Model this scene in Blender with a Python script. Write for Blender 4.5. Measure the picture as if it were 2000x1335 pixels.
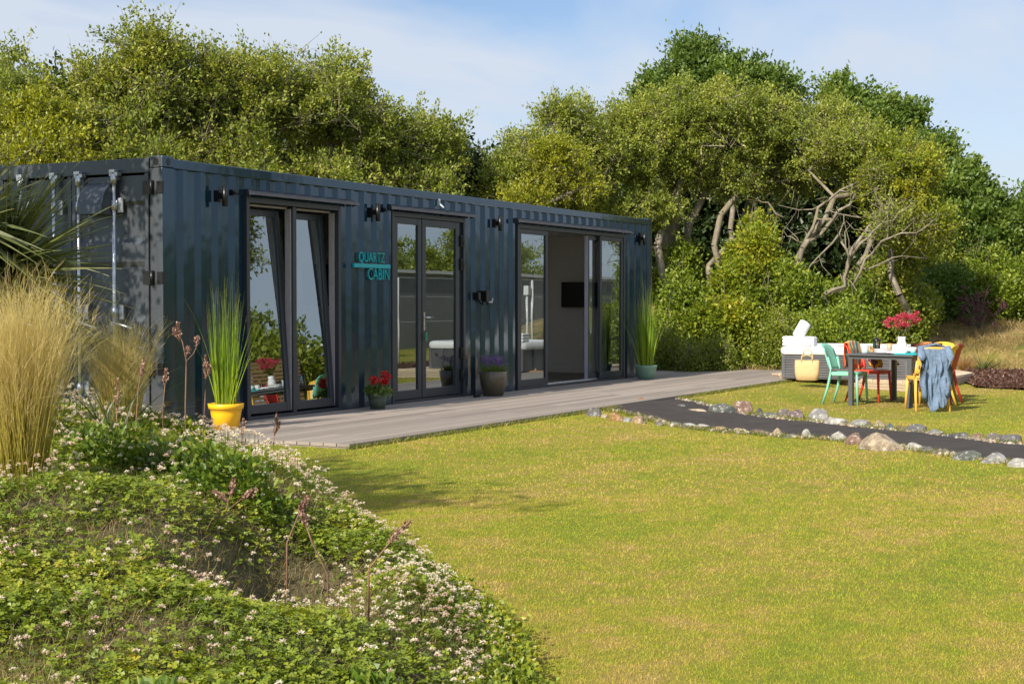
import bpy, bmesh, math, random
import numpy as np
from mathutils import Vector, Matrix
for o in list(bpy.data.objects): bpy.data.objects.remove(o)
S = bpy.context.scene
COL = S.collection
random.seed(7)
RNG = np.random.default_rng(11)
rad = math.radians
# ------------------------------------------------------------------ camera
TH = rad(28.05); FPX = 2900.0; PITCH = math.atan(76.5/FPX)
VV = np.array([math.cos(TH), math.sin(TH), 0.0]); RR = np.array([math.sin(TH), -math.cos(TH), 0.0])
FF = VV*math.cos(PITCH)-np.array([0, 0, math.sin(PITCH)]); UU = VV*math.sin(PITCH)+np.array([0, 0, math.cos(PITCH)])
CAM = np.array([-11.67, -10.25, 1.295])
cd = bpy.data.cameras.new('camera'); cam = bpy.data.objects.new('camera', cd); COL.objects.link(cam)
cam.location = CAM; cam.rotation_euler = (math.pi/2-PITCH, 0, TH-math.pi/2)
cd.sensor_width = 36; cd.lens = FPX/2000*36; cd.clip_end = 2000; cd.clip_start = 0.05
S.camera = cam
# ------------------------------------------------------------------ sky, sun, exposure
EL = rad(35); SD = Vector((-math.cos(EL)*math.cos(rad(8)), math.cos(EL)*math.sin(rad(8)), math.sin(EL)))
W = bpy.data.worlds.new('World'); S.world = W; W.use_nodes = True
nt = W.node_tree; nt.nodes.clear()
def N(t, typ, **kw):
    n = t.nodes.new(typ)
    for k, v in kw.items(): setattr(n, k, v)
    return n
def sky():
    L = nt.links
    out = N(nt, 'ShaderNodeOutputWorld'); bg = N(nt, 'ShaderNodeBackground'); bg.inputs[1].default_value = 0.105
    sk = N(nt, 'ShaderNodeTexSky', sky_type='NISHITA', sun_disc=False, sun_elevation=EL, sun_rotation=math.atan2(SD.x, SD.y))
    sk.air_density = 1.0; sk.dust_density = 0.6; sk.ozone_density = 2.0
    tc = N(nt, 'ShaderNodeTexCoord'); sep = N(nt, 'ShaderNodeSeparateXYZ'); L.new(tc.outputs['Generated'], sep.inputs[0])
    dv = N(nt, 'ShaderNodeVectorMath', operation='DIVIDE'); ad = N(nt, 'ShaderNodeMath', operation='ADD'); ad.inputs[1].default_value = 0.16
    L.new(sep.outputs[2], ad.inputs[0]); cb = N(nt, 'ShaderNodeCombineXYZ')
    for i in range(3): L.new(ad.outputs[0], cb.inputs[i])
    L.new(tc.outputs['Generated'], dv.inputs[0]); L.new(cb.outputs[0], dv.inputs[1])
    mp = N(nt, 'ShaderNodeMapping'); mp.inputs['Rotation'].default_value = (0, 0, rad(-55)); mp.inputs['Scale'].default_value = (0.42, 0.95, 0.4); mp.inputs['Location'].default_value = (3.15, 1.2, 0)
    L.new(dv.outputs[0], mp.inputs[0])
    no = N(nt, 'ShaderNodeTexNoise'); no.inputs['Scale'].default_value = 1.1; no.inputs['Detail'].default_value = 7; no.inputs['Roughness'].default_value = 0.52; no.inputs['Distortion'].default_value = 0.6
    L.new(mp.outputs[0], no.inputs[0])
    cr = N(nt, 'ShaderNodeValToRGB'); cr.color_ramp.elements[0].position = 0.33; cr.color_ramp.elements[1].position = 0.53
    cr.color_ramp.elements[0].color = (0.08, 0.08, 0.08, 1); cr.color_ramp.elements[1].color = (0.95, 0.95, 0.95, 1)
    L.new(no.outputs[0], cr.inputs[0]); dk_ = N(nt, 'ShaderNodeMix', data_type='RGBA', blend_type='MULTIPLY'); dk_.inputs[0].default_value = 1; dk_.inputs[7].default_value = (0.72, 0.76, 0.84, 1); L.new(sk.outputs[0], dk_.inputs[6])
    mx = N(nt, 'ShaderNodeMix', data_type='RGBA'); mx.inputs[7].default_value = (4.2, 4.65, 5.35, 1)
    L.new(cr.outputs[0], mx.inputs[0]); L.new(dk_.outputs[2], mx.inputs[6]); L.new(mx.outputs[2], bg.inputs[0]); L.new(bg.outputs[0], out.inputs[0])
sky()
sl = bpy.data.lights.new('sun', 'SUN'); sun = bpy.data.objects.new('sun', sl); COL.objects.link(sun)
sl.energy = 5.0; sl.angle = rad(0.5); sl.color = (1.0, 0.90, 0.74)
sun.rotation_euler = SD.to_track_quat('Z', 'Y').to_euler()
S.view_settings.view_transform = 'Standard'; S.view_settings.look = 'None'; S.view_settings.exposure = 0.62; S.view_settings.gamma = 1
S.render.engine = 'CYCLES'
S.cycles.max_bounces = 8; S.cycles.transparent_max_bounces = 16

# ------------------------------------------------------------------ layout helpers (survey of the garden)
def ray(px, py): return FF+(px-1000)/FPX*RR+(667.5-py)/FPX*UU
def gp(px, py, z=0.0):
    r = ray(px, py); return CAM+r*((z-CAM[2])/r[2])
def pdp(px, py, d): return CAM+ray(px, py)*d
def ud(x, y):           # plan coordinates: u to the right of the viewing axis, d along it
    dx = x-CAM[0]; dy = y-CAM[1]
    return dx*RR[0]+dy*RR[1], dx*VV[0]+dy*VV[1]
def xy(u, d): return CAM[0]+u*RR[0]+d*VV[0], CAM[1]+u*RR[1]+d*VV[1]
LAWN = -0.13
def sstep(a, b, x):
    t = np.clip((x-a)/(b-a), 0, 1); return t*t*(3-2*t)
# ------------------------------------------------------------------ object helpers
def link(o, parent=None):
    COL.objects.link(o)
    if parent is not None: o.parent = parent
    return o
def tag(o, label=None, cat=None, group=None, kind=None):
    if label: o['label'] = label
    if cat: o['category'] = cat
    if group: o['group'] = group
    if kind: o['kind'] = kind
    return o
def empty(name, loc=(0, 0, 0), rz=0.0, label=None, cat=None, group=None):
    o = bpy.data.objects.new(name, None); o.location = loc; o.rotation_euler = (0, 0, rz); o.empty_display_size = 0.2
    COL.objects.link(o); return tag(o, label, cat, group)
def copy_tree(o, parent=None):
    c = o.copy(); COL.objects.link(c); c.parent = parent
    for ch in list(o.children): copy_tree(ch, c)
    return c
class MB:
    def __init__(s): s.v = []; s.f = []; s.m = []; s.smooth = []; s.cm = 0
    def add(s, vs, fs, smooth=False):
        b = len(s.v); s.v += [tuple(map(float, v)) for v in vs]
        for f in fs: s.f.append(tuple(b+i for i in f)); s.m.append(s.cm); s.smooth.append(smooth)
    def box(s, x0, y0, z0, x1, y1, z1):
        if x0 > x1: x0, x1 = x1, x0
        if y0 > y1: y0, y1 = y1, y0
        if z0 > z1: z0, z1 = z1, z0
        s.add([(x0, y0, z0), (x1, y0, z0), (x1, y1, z0), (x0, y1, z0), (x0, y0, z1), (x1, y0, z1), (x1, y1, z1), (x0, y1, z1)],
              [(0, 3, 2, 1), (4, 5, 6, 7), (0, 1, 5, 4), (1, 2, 6, 5), (2, 3, 7, 6), (3, 0, 4, 7)])
    def prism(s, pts, z0, z1):      # plan polygon, counter-clockwise
        n = len(pts); s.add([(x, y, z0) for x, y in pts]+[(x, y, z1) for x, y in pts],
              [tuple(range(n-1, -1, -1)), tuple(range(n, 2*n))]+[(i, (i+1) % n, n+(i+1) % n, n+i) for i in range(n)])
    def tube(s, pts, r, n=8, caps=True, flat=1.0):
        pts = [Vector(p) for p in pts]; rs = r if isinstance(r, (list, tuple)) else [r]*len(pts)
        ref = Vector((0, 0, 1)); vs = []
        for i, p in enumerate(pts):
            t = (pts[min(i+1, len(pts)-1)]-pts[max(i-1, 0)]).normalized()
            a = t.cross(ref)
            if a.length < 0.05: a = t.cross(Vector((1, 0, 0)))
            a.normalize(); b = t.cross(a)
            for k in range(n):
                q = 2*math.pi*k/n; vs.append(p+a*math.cos(q)*rs[i]+b*math.sin(q)*rs[i]*flat)
        fs = [(i*n+k, i*n+(k+1) % n, (i+1)*n+(k+1) % n, (i+1)*n+k) for i in range(len(pts)-1) for k in range(n)]
        if caps: fs += [tuple(range(n))[::-1], tuple(range((len(pts)-1)*n, len(pts)*n))]
        s.add(vs, fs, True)
    def lathe(s, prof, n=24, c=(0, 0, 0), sx=1, sy=1):
        vs = [(c[0]+r*math.cos(2*math.pi*k/n)*sx, c[1]+r*math.sin(2*math.pi*k/n)*sy, c[2]+z) for r, z in prof for k in range(n)]
        fs = [(i*n+k, i*n+(k+1) % n, (i+1)*n+(k+1) % n, (i+1)*n+k) for i in range(len(prof)-1) for k in range(n)]
        s.add(vs, fs, True)
    def build(s, name, mats, parent=None, bevel=0.0, loc=None):
        me = bpy.data.meshes.new(name); me.from_pydata(s.v, [], s.f)
        for m in (mats if isinstance(mats, (list, tuple)) else [mats]): me.materials.append(m)
        me.polygons.foreach_set('material_index', s.m); me.polygons.foreach_set('use_smooth', s.smooth); me.update()
        o = bpy.data.objects.new(name, me); link(o, parent)
        if loc is not None: o.location = loc
        if bevel:
            b = o.modifiers.new('bevel', 'BEVEL'); b.width = bevel; b.segments = 2; b.limit_method = 'ANGLE'; b.angle_limit = rad(40)
        return o
def npmesh(name, V, F, mat, parent=None, tint=None, smooth=False):
    """V (n,3), F (m,k) arrays"""
    me = bpy.data.meshes.new(name); n, m, k = len(V), len(F), F.shape[1]
    me.vertices.add(n); me.vertices.foreach_set('co', np.asarray(V, np.float32).ravel())
    me.loops.add(m*k); me.loops.foreach_set('vertex_index', np.asarray(F, np.int32).ravel())
    me.polygons.add(m); me.polygons.foreach_set('loop_start', np.arange(0, m*k, k, dtype=np.int32))
    me.polygons.foreach_set('use_smooth', np.full(m, bool(smooth)))
    if tint is not None:
        a = me.attributes.new('tint', 'FLOAT', 'FACE'); a.data.foreach_set('value', np.asarray(tint, np.float32))
    me.materials.append(mat); me.update(calc_edges=True)
    return link(bpy.data.objects.new(name, me), parent)
def joinq(parts):
    Vs, Fs, Ts, b = [], [], [], 0
    for V, F, T in parts: Vs.append(V); Fs.append(F+b); Ts.append(T); b += len(V)
    return np.concatenate(Vs), np.concatenate(Fs), np.concatenate(Ts)

# ------------------------------------------------------------------ materials
def mat(name):
    m = bpy.data.materials.new(name); m.use_nodes = True; t = m.node_tree; b = t.nodes['Principled BSDF']; return m, t, b
def ramp(t, fac, stops):
    r = N(t, 'ShaderNodeValToRGB'); e = r.color_ramp.elements
    while len(e) > 1: e.remove(e[-1])
    e[0].position = stops[0][0]; e[0].color = (*stops[0][1], 1)
    for p, c in stops[1:]:
        q = e.new(p); q.color = (*c, 1)
    t.links.new(fac, r.inputs[0]); return r.outputs[0]
def noise(t, scale, detail=4, rough=0.55, vec='Object', stretch=None, dist=0.0):
    tc = N(t, 'ShaderNodeTexCoord'); src = tc.outputs[vec]
    if stretch:
        mp = N(t, 'ShaderNodeMapping'); mp.inputs['Scale'].default_value = stretch; t.links.new(src, mp.inputs[0]); src = mp.outputs[0]
    n = N(t, 'ShaderNodeTexNoise'); n.inputs['Scale'].default_value = scale; n.inputs['Detail'].default_value = detail; n.inputs['Roughness'].default_value = rough; n.inputs['Distortion'].default_value = dist
    t.links.new(src, n.inputs[0]); return n.outputs[0]
def bump(t, b, h, strength=0.3, dist=0.01):
    n = N(t, 'ShaderNodeBump'); n.inputs['Strength'].default_value = strength; n.inputs['Distance'].default_value = dist
    t.links.new(h, n.inputs['Height']); t.links.new(n.outputs[0], b.inputs['Normal'])
def mixc(t, f, a, c, mode='MIX'):
    m = N(t, 'ShaderNodeMix', data_type='RGBA', blend_type=mode)
    for s, v in ((0, f), (6, a), (7, c)):
        if isinstance(v, (int, float)): m.inputs[s].default_value = v
        elif isinstance(v, tuple): m.inputs[s].default_value = (*v, 1)
        else: t.links.new(v, m.inputs[s])
    return m.outputs[2]
def plain(name, c, rough=0.5, metal=0.0, var=0.15, scale=12, bmp=0.0, spec=None, stretch=None, coat=0):
    m, t, b = mat(name); n = noise(t, scale, 5, stretch=stretch)
    lo = tuple(x*(1-var) for x in c); hi = tuple(min(1, x*(1+var)) for x in c)
    t.links.new(ramp(t, n, [(0.3, lo), (0.7, hi)]), b.inputs['Base Color'])
    b.inputs['Roughness'].default_value = rough; b.inputs['Metallic'].default_value = metal
    if spec is not None: b.inputs['Specular IOR Level'].default_value = spec
    if coat: b.inputs['Coat Weight'].default_value = coat; b.inputs['Coat Roughness'].default_value = 0.08
    if bmp: bump(t, b, n, bmp, 0.01)
    return m
def foliage(name, stops, nscale=0.9, transl=0.35, rough=0.45, hue=None, patch=0.35, spec=0.5):
    """leaves: colour from a per-leaf random value and a slow noise through the plant"""
    m, t, b = mat(name)
    at = N(t, 'ShaderNodeAttribute', attribute_name='tint')
    n = noise(t, nscale, 3, 0.6)
    mm = N(t, 'ShaderNodeMapRange'); mm.inputs[1].default_value = 0.3; mm.inputs[2].default_value = 0.7; t.links.new(n, mm.inputs[0])
    mx = N(t, 'ShaderNodeMix', data_type='FLOAT'); mx.inputs[0].default_value = patch; t.links.new(at.outputs['Fac'], mx.inputs[2]); t.links.new(mm.outputs[0], mx.inputs[3])
    c = ramp(t, mx.outputs[0], stops)
    t.links.new(c, b.inputs['Base Color']); b.inputs['Roughness'].default_value = rough; b.inputs['Specular IOR Level'].default_value = spec
    tr = N(t, 'ShaderNodeBsdfTranslucent'); t.links.new(mixc(t, 1.0, c, (1.25, 1.25, 0.55), 'MULTIPLY'), tr.inputs[0])
    ms = N(t, 'ShaderNodeMixShader'); ms.inputs[0].default_value = transl
    t.links.new(b.outputs[0], ms.inputs[1]); t.links.new(tr.outputs[0], ms.inputs[2]); t.links.new(ms.outputs[0], t.nodes['Material Output'].inputs[0])
    return m
M = {}
def paint_steel(name, c, rough=0.32):
    m, t, b = mat(name)
    n = noise(t, 1.6, 6, 0.6, stretch=(1, 1, 0.25)); n2 = noise(t, 60, 3)
    col = ramp(t, n, [(0.3, tuple(x*0.85 for x in c)), (0.62, c), (0.78, tuple(x*1.12+0.004 for x in c))])
    dirt = noise(t, 9, 6, 0.7); dr = ramp(t, dirt, [(0.62, (0, 0, 0)), (0.80, (0.25, 0.25, 0.25))])
    st_ = noise(t, 5.0, 6, 0.75, stretch=(6, 6, 0.35)); sr = ramp(t, st_, [(0.58, (0, 0, 0)), (0.74, (0.35, 0.35, 0.35))])
    col = mixc(t, sr, col, (0.075, 0.08, 0.08)); geo = N(t, 'ShaderNodeNewGeometry'); sp = N(t, 'ShaderNodeSeparateXYZ'); t.links.new(geo.outputs['Position'], sp.inputs[0])
    mr = N(t, 'ShaderNodeMapRange'); mr.inputs[1].default_value = 0.45; mr.inputs[2].default_value = 0.0; mr.inputs[4].default_value = 0.5; t.links.new(sp.outputs[2], mr.inputs[0]); mu = N(t, 'ShaderNodeMath', operation='MULTIPLY'); t.links.new(mr.outputs[0], mu.inputs[0]); t.links.new(dirt, mu.inputs[1])
    col = mixc(t, mu.outputs[0], col, (0.13, 0.11, 0.085))
    t.links.new(mixc(t, dr, col, (0.10, 0.095, 0.085)), b.inputs['Base Color'])
    rr = N(t, 'ShaderNodeMapRange'); rr.inputs[3].default_value = rough*0.75; rr.inputs[4].default_value = rough*1.35; t.links.new(n, rr.inputs[0]); t.links.new(rr.outputs[0], b.inputs['Roughness'])
    big = noise(t, 2.3, 2, 0.5); ad = N(t, 'ShaderNodeMath', operation='MULTIPLY_ADD'); ad.inputs[1].default_value = 0.03; t.links.new(n2, ad.inputs[0]); t.links.new(big, ad.inputs[2])
    bump(t, b, ad.outputs[0], 0.22, 0.03); b.inputs['IOR'].default_value = 1.72; b.inputs['Coat Weight'].default_value = 0.0; b.inputs['Coat Tint'].default_value = (0.6, 0.85, 1, 1); b.inputs['Specular Tint'].default_value = (0.60, 0.80, 1, 1); b.inputs['Coat Roughness'].default_value = 0.06
    return m
M['steel'] = paint_steel('dark blue grey painted steel', (0.007, 0.027, 0.052), 0.11)
M['steel_end'] = paint_steel('charcoal painted steel', (0.048, 0.050, 0.056), 0.36)
M['frame'] = plain('anthracite aluminium', (0.028, 0.034, 0.044), 0.38, var=0.08)
M['black'] = plain('black plastic', (0.006, 0.006, 0.007), 0.35)
M['galv'] = plain('galvanised steel', (0.55, 0.58, 0.62), 0.38, 0.85, 0.25, 18)
M['chrome'] = plain('brushed steel', (0.62, 0.62, 0.63), 0.25, 1.0, 0.05)
M['white'] = plain('white plaster', (0.84, 0.81, 0.78), 0.75, var=0.03)
M['white_plastic'] = plain('white acrylic', (0.66, 0.66, 0.67), 0.22, var=0.03)
M['ceramic'] = plain('white ceramic', (0.80, 0.80, 0.80), 0.15, var=0.02)
M['teal'] = plain('teal painted metal', (0.0, 0.36, 0.42), 0.4, var=0.06)
M['laminate'] = plain('dark laminate floor', (0.12, 0.10, 0.085), 0.35, var=0.3, stretch=(0.6, 8, 1))
def glass():
    m, t, b = mat('window glass'); t.nodes.remove(b)
    g = N(t, 'ShaderNodeBsdfGlossy'); g.inputs['Roughness'].default_value = 0.004; g.inputs[0].default_value = (0.84, 0.95, 1, 1)
    tr = N(t, 'ShaderNodeBsdfTransparent'); tr.inputs[0].default_value = (0.86, 0.89, 0.88, 1)
    fr = N(t, 'ShaderNodeFresnel'); fr.inputs[0].default_value = 3.9
    nb = N(t, 'ShaderNodeBump'); nb.inputs['Strength'].default_value = 0.02; nb.inputs['Distance'].default_value = 0.02
    t.links.new(noise(t, 1.4, 1), nb.inputs['Height']); t.links.new(nb.outputs[0], g.inputs['Normal'])
    ms = N(t, 'ShaderNodeMixShader'); t.links.new(fr.outputs[0], ms.inputs[0]); t.links.new(tr.outputs[0], ms.inputs[1]); t.links.new(g.outputs[0], ms.inputs[2])
    t.links.new(ms.outputs[0], t.nodes['Material Output'].inputs[0]); return m
M['glass'] = glass()
def wood(name, lo, hi, stretch=(0.7, 14, 14), rough=0.75, bmp=0.25):
    m, t, b = mat(name); n = noise(t, 3.0, 8, 0.65, stretch=stretch, dist=0.4)
    at = N(t, 'ShaderNodeAttribute', attribute_name='tint')
    c = ramp(t, n, [(0.28, lo), (0.72, hi)])
    c = mixc(t, 1.0, c, ramp(t, at.outputs['Fac'], [(0, (0.74, 0.73, 0.72)), (1, (1.18, 1.16, 1.14))]), 'MULTIPLY')
    t.links.new(c, b.inputs['Base Color']); b.inputs['Roughness'].default_value = rough; bump(t, b, n, bmp, 0.004); return m
M['decking'] = wood('weathered grey decking', (0.205, 0.178, 0.16), (0.325, 0.285, 0.258), stretch=(0.8, 40, 40))
M['newdeck'] = wood('pale new decking', (0.42, 0.33, 0.23), (0.66, 0.54, 0.40))
M['fence'] = wood('larch slats', (0.30, 0.17, 0.08), (0.55, 0.35, 0.19))
def bark():
    m, t, b = mat('grey lichen bark'); n = noise(t, 7, 6, 0.7, stretch=(1, 1, 0.4)); n2 = noise(t, 1.1, 3)
    c = ramp(t, n, [(0.3, (0.10, 0.085, 0.06)), (0.5, (0.19, 0.165, 0.125)), (0.72, (0.34, 0.31, 0.26))])
    t.links.new(mixc(t, ramp(t, n2, [(0.45, (0, 0, 0)), (0.7, (0.7, 0.7, 0.7))]), c, (0.20, 0.17, 0.10)), b.inputs['Base Color']); b.inputs['Roughness'].default_value = 0.9; bump(t, b, n, 0.6, 0.03); return m
M['bark'] = bark()
M['soil'] = plain('dry soil', (0.13, 0.10, 0.075), 0.95, var=0.5, scale=25, bmp=0.8)
M['mulch'] = plain('bark mulch', (0.13, 0.058, 0.035), 0.95, var=0.6, scale=45, bmp=1.0)
def grit():
    m, t, b = mat('dark path grit'); a = noise(t, 3, 6, 0.75); v = noise(t, 110, 3, 0.8)
    c = ramp(t, a, [(0.3, (0.030, 0.025, 0.025)), (0.55, (0.052, 0.044, 0.042)), (0.75, (0.085, 0.072, 0.06))]); s = ramp(t, v, [(0.6, (0, 0, 0)), (0.72, (0.6, 0.6, 0.6))])
    t.links.new(mixc(t, s, c, (0.17, 0.15, 0.14)), b.inputs['Base Color']); b.inputs['Roughness'].default_value = 0.95; bump(t, b, v, 1.0, 0.02); return m
M['grit'] = grit()
def lawn_colour(t, k):
    big = noise(t, 0.42, 5, 0.62, stretch=(1, 1.6, 1)); mid = noise(t, 4.5, 6, 0.72)
    mx = N(t, 'ShaderNodeMix', data_type='FLOAT'); mx.inputs[0].default_value = 0.55; t.links.new(big, mx.inputs[2]); t.links.new(mid, mx.inputs[3])
    return ramp(t, mx.outputs[0], [(p, tuple(q*k for q in c)) for p, c in [(0.34, (0.30, 0.39, 0.032)), (0.44, (0.40, 0.43, 0.042)), (0.50, (0.485, 0.455, 0.062)), (0.58, (0.60, 0.46, 0.12)), (0.68, (0.68, 0.52, 0.22))]])
def blade_mat():
    m, t, b = mat('lawn blades'); at = N(t, 'ShaderNodeAttribute', attribute_name='tint')
    c = mixc(t, 1.0, lawn_colour(t, 1.0), ramp(t, at.outputs['Fac'], [(0, (0.86, 0.92, 0.8)), (0.75, (1.04, 1.02, 1.0)), (1, (1.14, 1.05, 1.3))]), 'MULTIPLY')
    t.links.new(c, b.inputs['Base Color']); b.inputs['Roughness'].default_value = 0.7; b.inputs['Specular IOR Level'].default_value = 0.2
    tr = N(t, 'ShaderNodeBsdfTranslucent'); t.links.new(c, tr.inputs[0]); ms = N(t, 'ShaderNodeMixShader'); ms.inputs[0].default_value = 0.4
    t.links.new(b.outputs[0], ms.inputs[1]); t.links.new(tr.outputs[0], ms.inputs[2]); t.links.new(ms.outputs[0], t.nodes['Material Output'].inputs[0]); return m
def lawn_mat():
    m, t, b = mat('mown lawn')
    mid = noise(t, 3.2, 5, 0.7); fine = noise(t, 85, 4, 0.7)
    c = lawn_colour(t, 0.62); c = mixc(t, 1.0, c, ramp(t, fine, [(0.3, (0.55, 0.58, 0.5)), (0.68, (1.2, 1.2, 1.2))]), 'MULTIPLY')
    # drier, rougher grass on the banks
    geo = N(t, 'ShaderNodeNewGeometry'); sp = N(t, 'ShaderNodeSeparateXYZ'); t.links.new(geo.outputs['Position'], sp.inputs[0])
    mr = N(t, 'ShaderNodeMapRange'); mr.inputs[1].default_value = 0.0; mr.inputs[2].default_value = 0.35; t.links.new(sp.outputs[2], mr.inputs[0])
    dry = ramp(t, mid, [(0.36, (0.12, 0.14, 0.03)), (0.5, (0.27, 0.20, 0.075)), (0.62, (0.40, 0.28, 0.13))])
    c = mixc(t, mr.outputs[0], c, dry)
    t.links.new(c, b.inputs['Base Color']); b.inputs['Roughness'].default_value = 0.85; b.inputs['Specular IOR Level'].default_value = 0.25
    bump(t, b, fine, 0.9, 0.03); return m
M['lawn'] = lawn_mat()
M['blade'] = blade_mat()
G = lambda *a: a
M['leaf_olive'] = foliage('olive green leaves', [(0.0, (0.086, 0.128, 0.016)), (0.45, (0.206, 0.26, 0.031)), (0.8, (0.359, 0.379, 0.062)), (1, (0.549, 0.501, 0.138))])
M['leaf_mid'] = foliage('mid green leaves', [(0.0, (0.078, 0.123, 0.016)), (0.5, (0.197, 0.248, 0.027)), (0.85, (0.371, 0.362, 0.054)), (1, (0.546, 0.445, 0.123))])
M['leaf_yellow'] = foliage('yellow green leaves', [(0.0, (0.11, 0.144, 0.01)), (0.5, (0.265, 0.289, 0.015)), (0.85, (0.418, 0.409, 0.025)), (1, (0.527, 0.458, 0.05))])
M['leaf_dark'] = foliage('deep green leaves', [(0.0, (0.043, 0.085, 0.016)), (0.5, (0.108, 0.177, 0.026)), (0.9, (0.202, 0.27, 0.044)), (1, (0.308, 0.321, 0.073))])
M['leaf_painted_shade'] = foliage('leaves with painted shade', [(0.0, (0.012, 0.028, 0.008)), (0.6, (0.030, 0.055, 0.012)), (1, (0.06, 0.09, 0.02))], transl=0.15)  # deep shade inside the wood, put into the leaf colour of backing trees
M['leaf_hedge'] = foliage('bramble leaves', [(0.0, (0.064, 0.124, 0.012)), (0.5, (0.185, 0.254, 0.022)), (0.85, (0.339, 0.364, 0.04)), (1, (0.532, 0.379, 0.14))])
M['leaf_shrub'] = foliage('yellowing shrub leaves', [(0.0, (0.072, 0.132, 0.01)), (0.45, (0.21, 0.265, 0.018)), (0.8, (0.394, 0.37, 0.025)), (1, (0.552, 0.317, 0.051))])
M['clover'] = foliage('clover leaves', [(0.0, (0.083, 0.136, 0.012)), (0.5, (0.208, 0.271, 0.02)), (0.88, (0.395, 0.366, 0.038)), (1, (0.623, 0.325, 0.077))], nscale=2.2, transl=0.3)
M['weed'] = foliage('broad weed leaves', [(0.0, (0.054, 0.108, 0.012)), (0.6, (0.132, 0.205, 0.021)), (1, (0.264, 0.281, 0.039))], nscale=3, transl=0.3)
M['drygrass'] = foliage('dry grass', [(0.0, (0.13, 0.11, 0.03)), (0.5, (0.30, 0.22, 0.09)), (1, (0.50, 0.38, 0.20))], nscale=3, transl=0.3)
M['midgrass'] = foliage('rough grass', [(0.0, (0.07, 0.11, 0.012)), (0.5, (0.17, 0.19, 0.025)), (1, (0.36, 0.29, 0.09))], nscale=3, transl=0.3)
M['petal'] = foliage('clover petals', [(0.0, (0.26, 0.13, 0.08)), (0.3, (0.58, 0.40, 0.33)), (0.6, (0.74, 0.64, 0.56)), (1, (0.82, 0.79, 0.70))], nscale=1.5, transl=0.25, patch=0.45)
M['stipa'] = foliage('feather grass', [(0.0, (0.20, 0.19, 0.020)), (0.35, (0.34, 0.30, 0.045)), (0.65, (0.52, 0.42, 0.17)), (1, (0.70, 0.57, 0.34))], nscale=0.5, transl=0.4, patch=0.0)
M['cordy'] = foliage('strap leaves', [(0.0, (0.035, 0.055, 0.016)), (0.5, (0.095, 0.12, 0.030)), (0.85, (0.20, 0.20, 0.07)), (1, (0.45, 0.34, 0.18))], transl=0.2, patch=0.1)
M['reed'] = foliage('reed blades', [(0.0, (0.08, 0.17, 0.012)), (0.5, (0.22, 0.34, 0.020)), (0.85, (0.42, 0.48, 0.04)), (1, (0.58, 0.48, 0.20))], transl=0.35, patch=0.1)
M['stalk'] = plain('brown seed stalk', (0.20, 0.11, 0.075), 0.85, var=0.35, scale=60)
M['red_petal'] = foliage('red petals', [(0, (0.42, 0.008, 0.012)), (1, (0.70, 0.03, 0.035))], transl=0.3)
M['valerian'] = foliage('crimson flower heads', [(0, (0.40, 0.02, 0.06)), (1, (0.72, 0.09, 0.16))], transl=0.3)
M['purple'] = foliage('lavender heads', [(0, (0.10, 0.05, 0.22)), (1, (0.26, 0.15, 0.42))], transl=0.2)
M['fern'] = foliage('fern fronds', [(0, (0.15, 0.24, 0.010)), (1, (0.42, 0.46, 0.03))], transl=0.4)
M['orange_grass'] = foliage('russet sedge', [(0, (0.22, 0.12, 0.04)), (1, (0.50, 0.30, 0.13))], transl=0.3)

# ------------------------------------------------------------------ terrain
# bank of earth at the left front, as distance (right edge u) along the viewing axis
MD = np.array([1.0, 2.5, 3.6, 4.6, 5.4, 6.3, 7.6, 9.2, 10.6, 12.0, 13.2, 14.2])
MU = np.array([0.0, 0.0, 0.0, 0.0, 0.0, -0.05, -0.45, -1.20, -1.80, -2.45, -3.10, -3.9])
MG = np.array([0.25, 0.42, 0.60, 0.78, 0.92, 0.98, 1.05, 1.10, 1.0, 0.92, 0.80, 0.55])
def vnoise(x, y, s, seed=0):
    r = np.random.default_rng(seed); T = r.random((64, 64)); X = np.asarray(x)/s; Y = np.asarray(y)/s
    xi = np.floor(X).astype(int); yi = np.floor(Y).astype(int); fx = X-xi; fy = Y-yi; fx = fx*fx*(3-2*fx); fy = fy*fy*(3-2*fy)
    g = lambda a, b: T[a % 64, b % 64]
    return (g(xi, yi)*(1-fx)+g(xi+1, yi)*fx)*(1-fy)+(g(xi, yi+1)*(1-fx)+g(xi+1, yi+1)*fx)*fy-0.5
def mound_s(x, y):
    u, d = ud(np.asarray(x, float), np.asarray(y, float)); e = np.interp(d, MD, MU); return e-u, u, d
def mound_h(x, y):
    s, u, d = mound_s(x, y)
    prof = np.interp(s, [-0.1, 0, 0.15, 0.4, 0.8, 1.3, 2.0, 3.0, 5.0, 8.0], [-0.08, 0, 0.13, 0.33, 0.50, 0.61, 0.67, 0.66, 0.55, 0.3])
    g = np.interp(d, MD, MG)
    h = prof*g
    # worn hollow in the flank
    hu, hd = -0.86, 5.75
    h -= 0.34*np.exp(-(((u-hu)/0.30)**2+((d-hd)/0.65)**2))
    h += (vnoise(x, y, 0.45, 3)*0.09+vnoise(x, y, 0.17, 4)*0.04)*sstep(0.05, 0.5, s)
    fade = sstep(14.4, 13.2, d)*sstep(-6.5, -4.8, x*0+u*0+(-np.abs(u)*0.6))
    return LAWN+np.where(s > -0.1, h, -0.08)*fade+np.where(s > -0.1, 0, 0)
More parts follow.
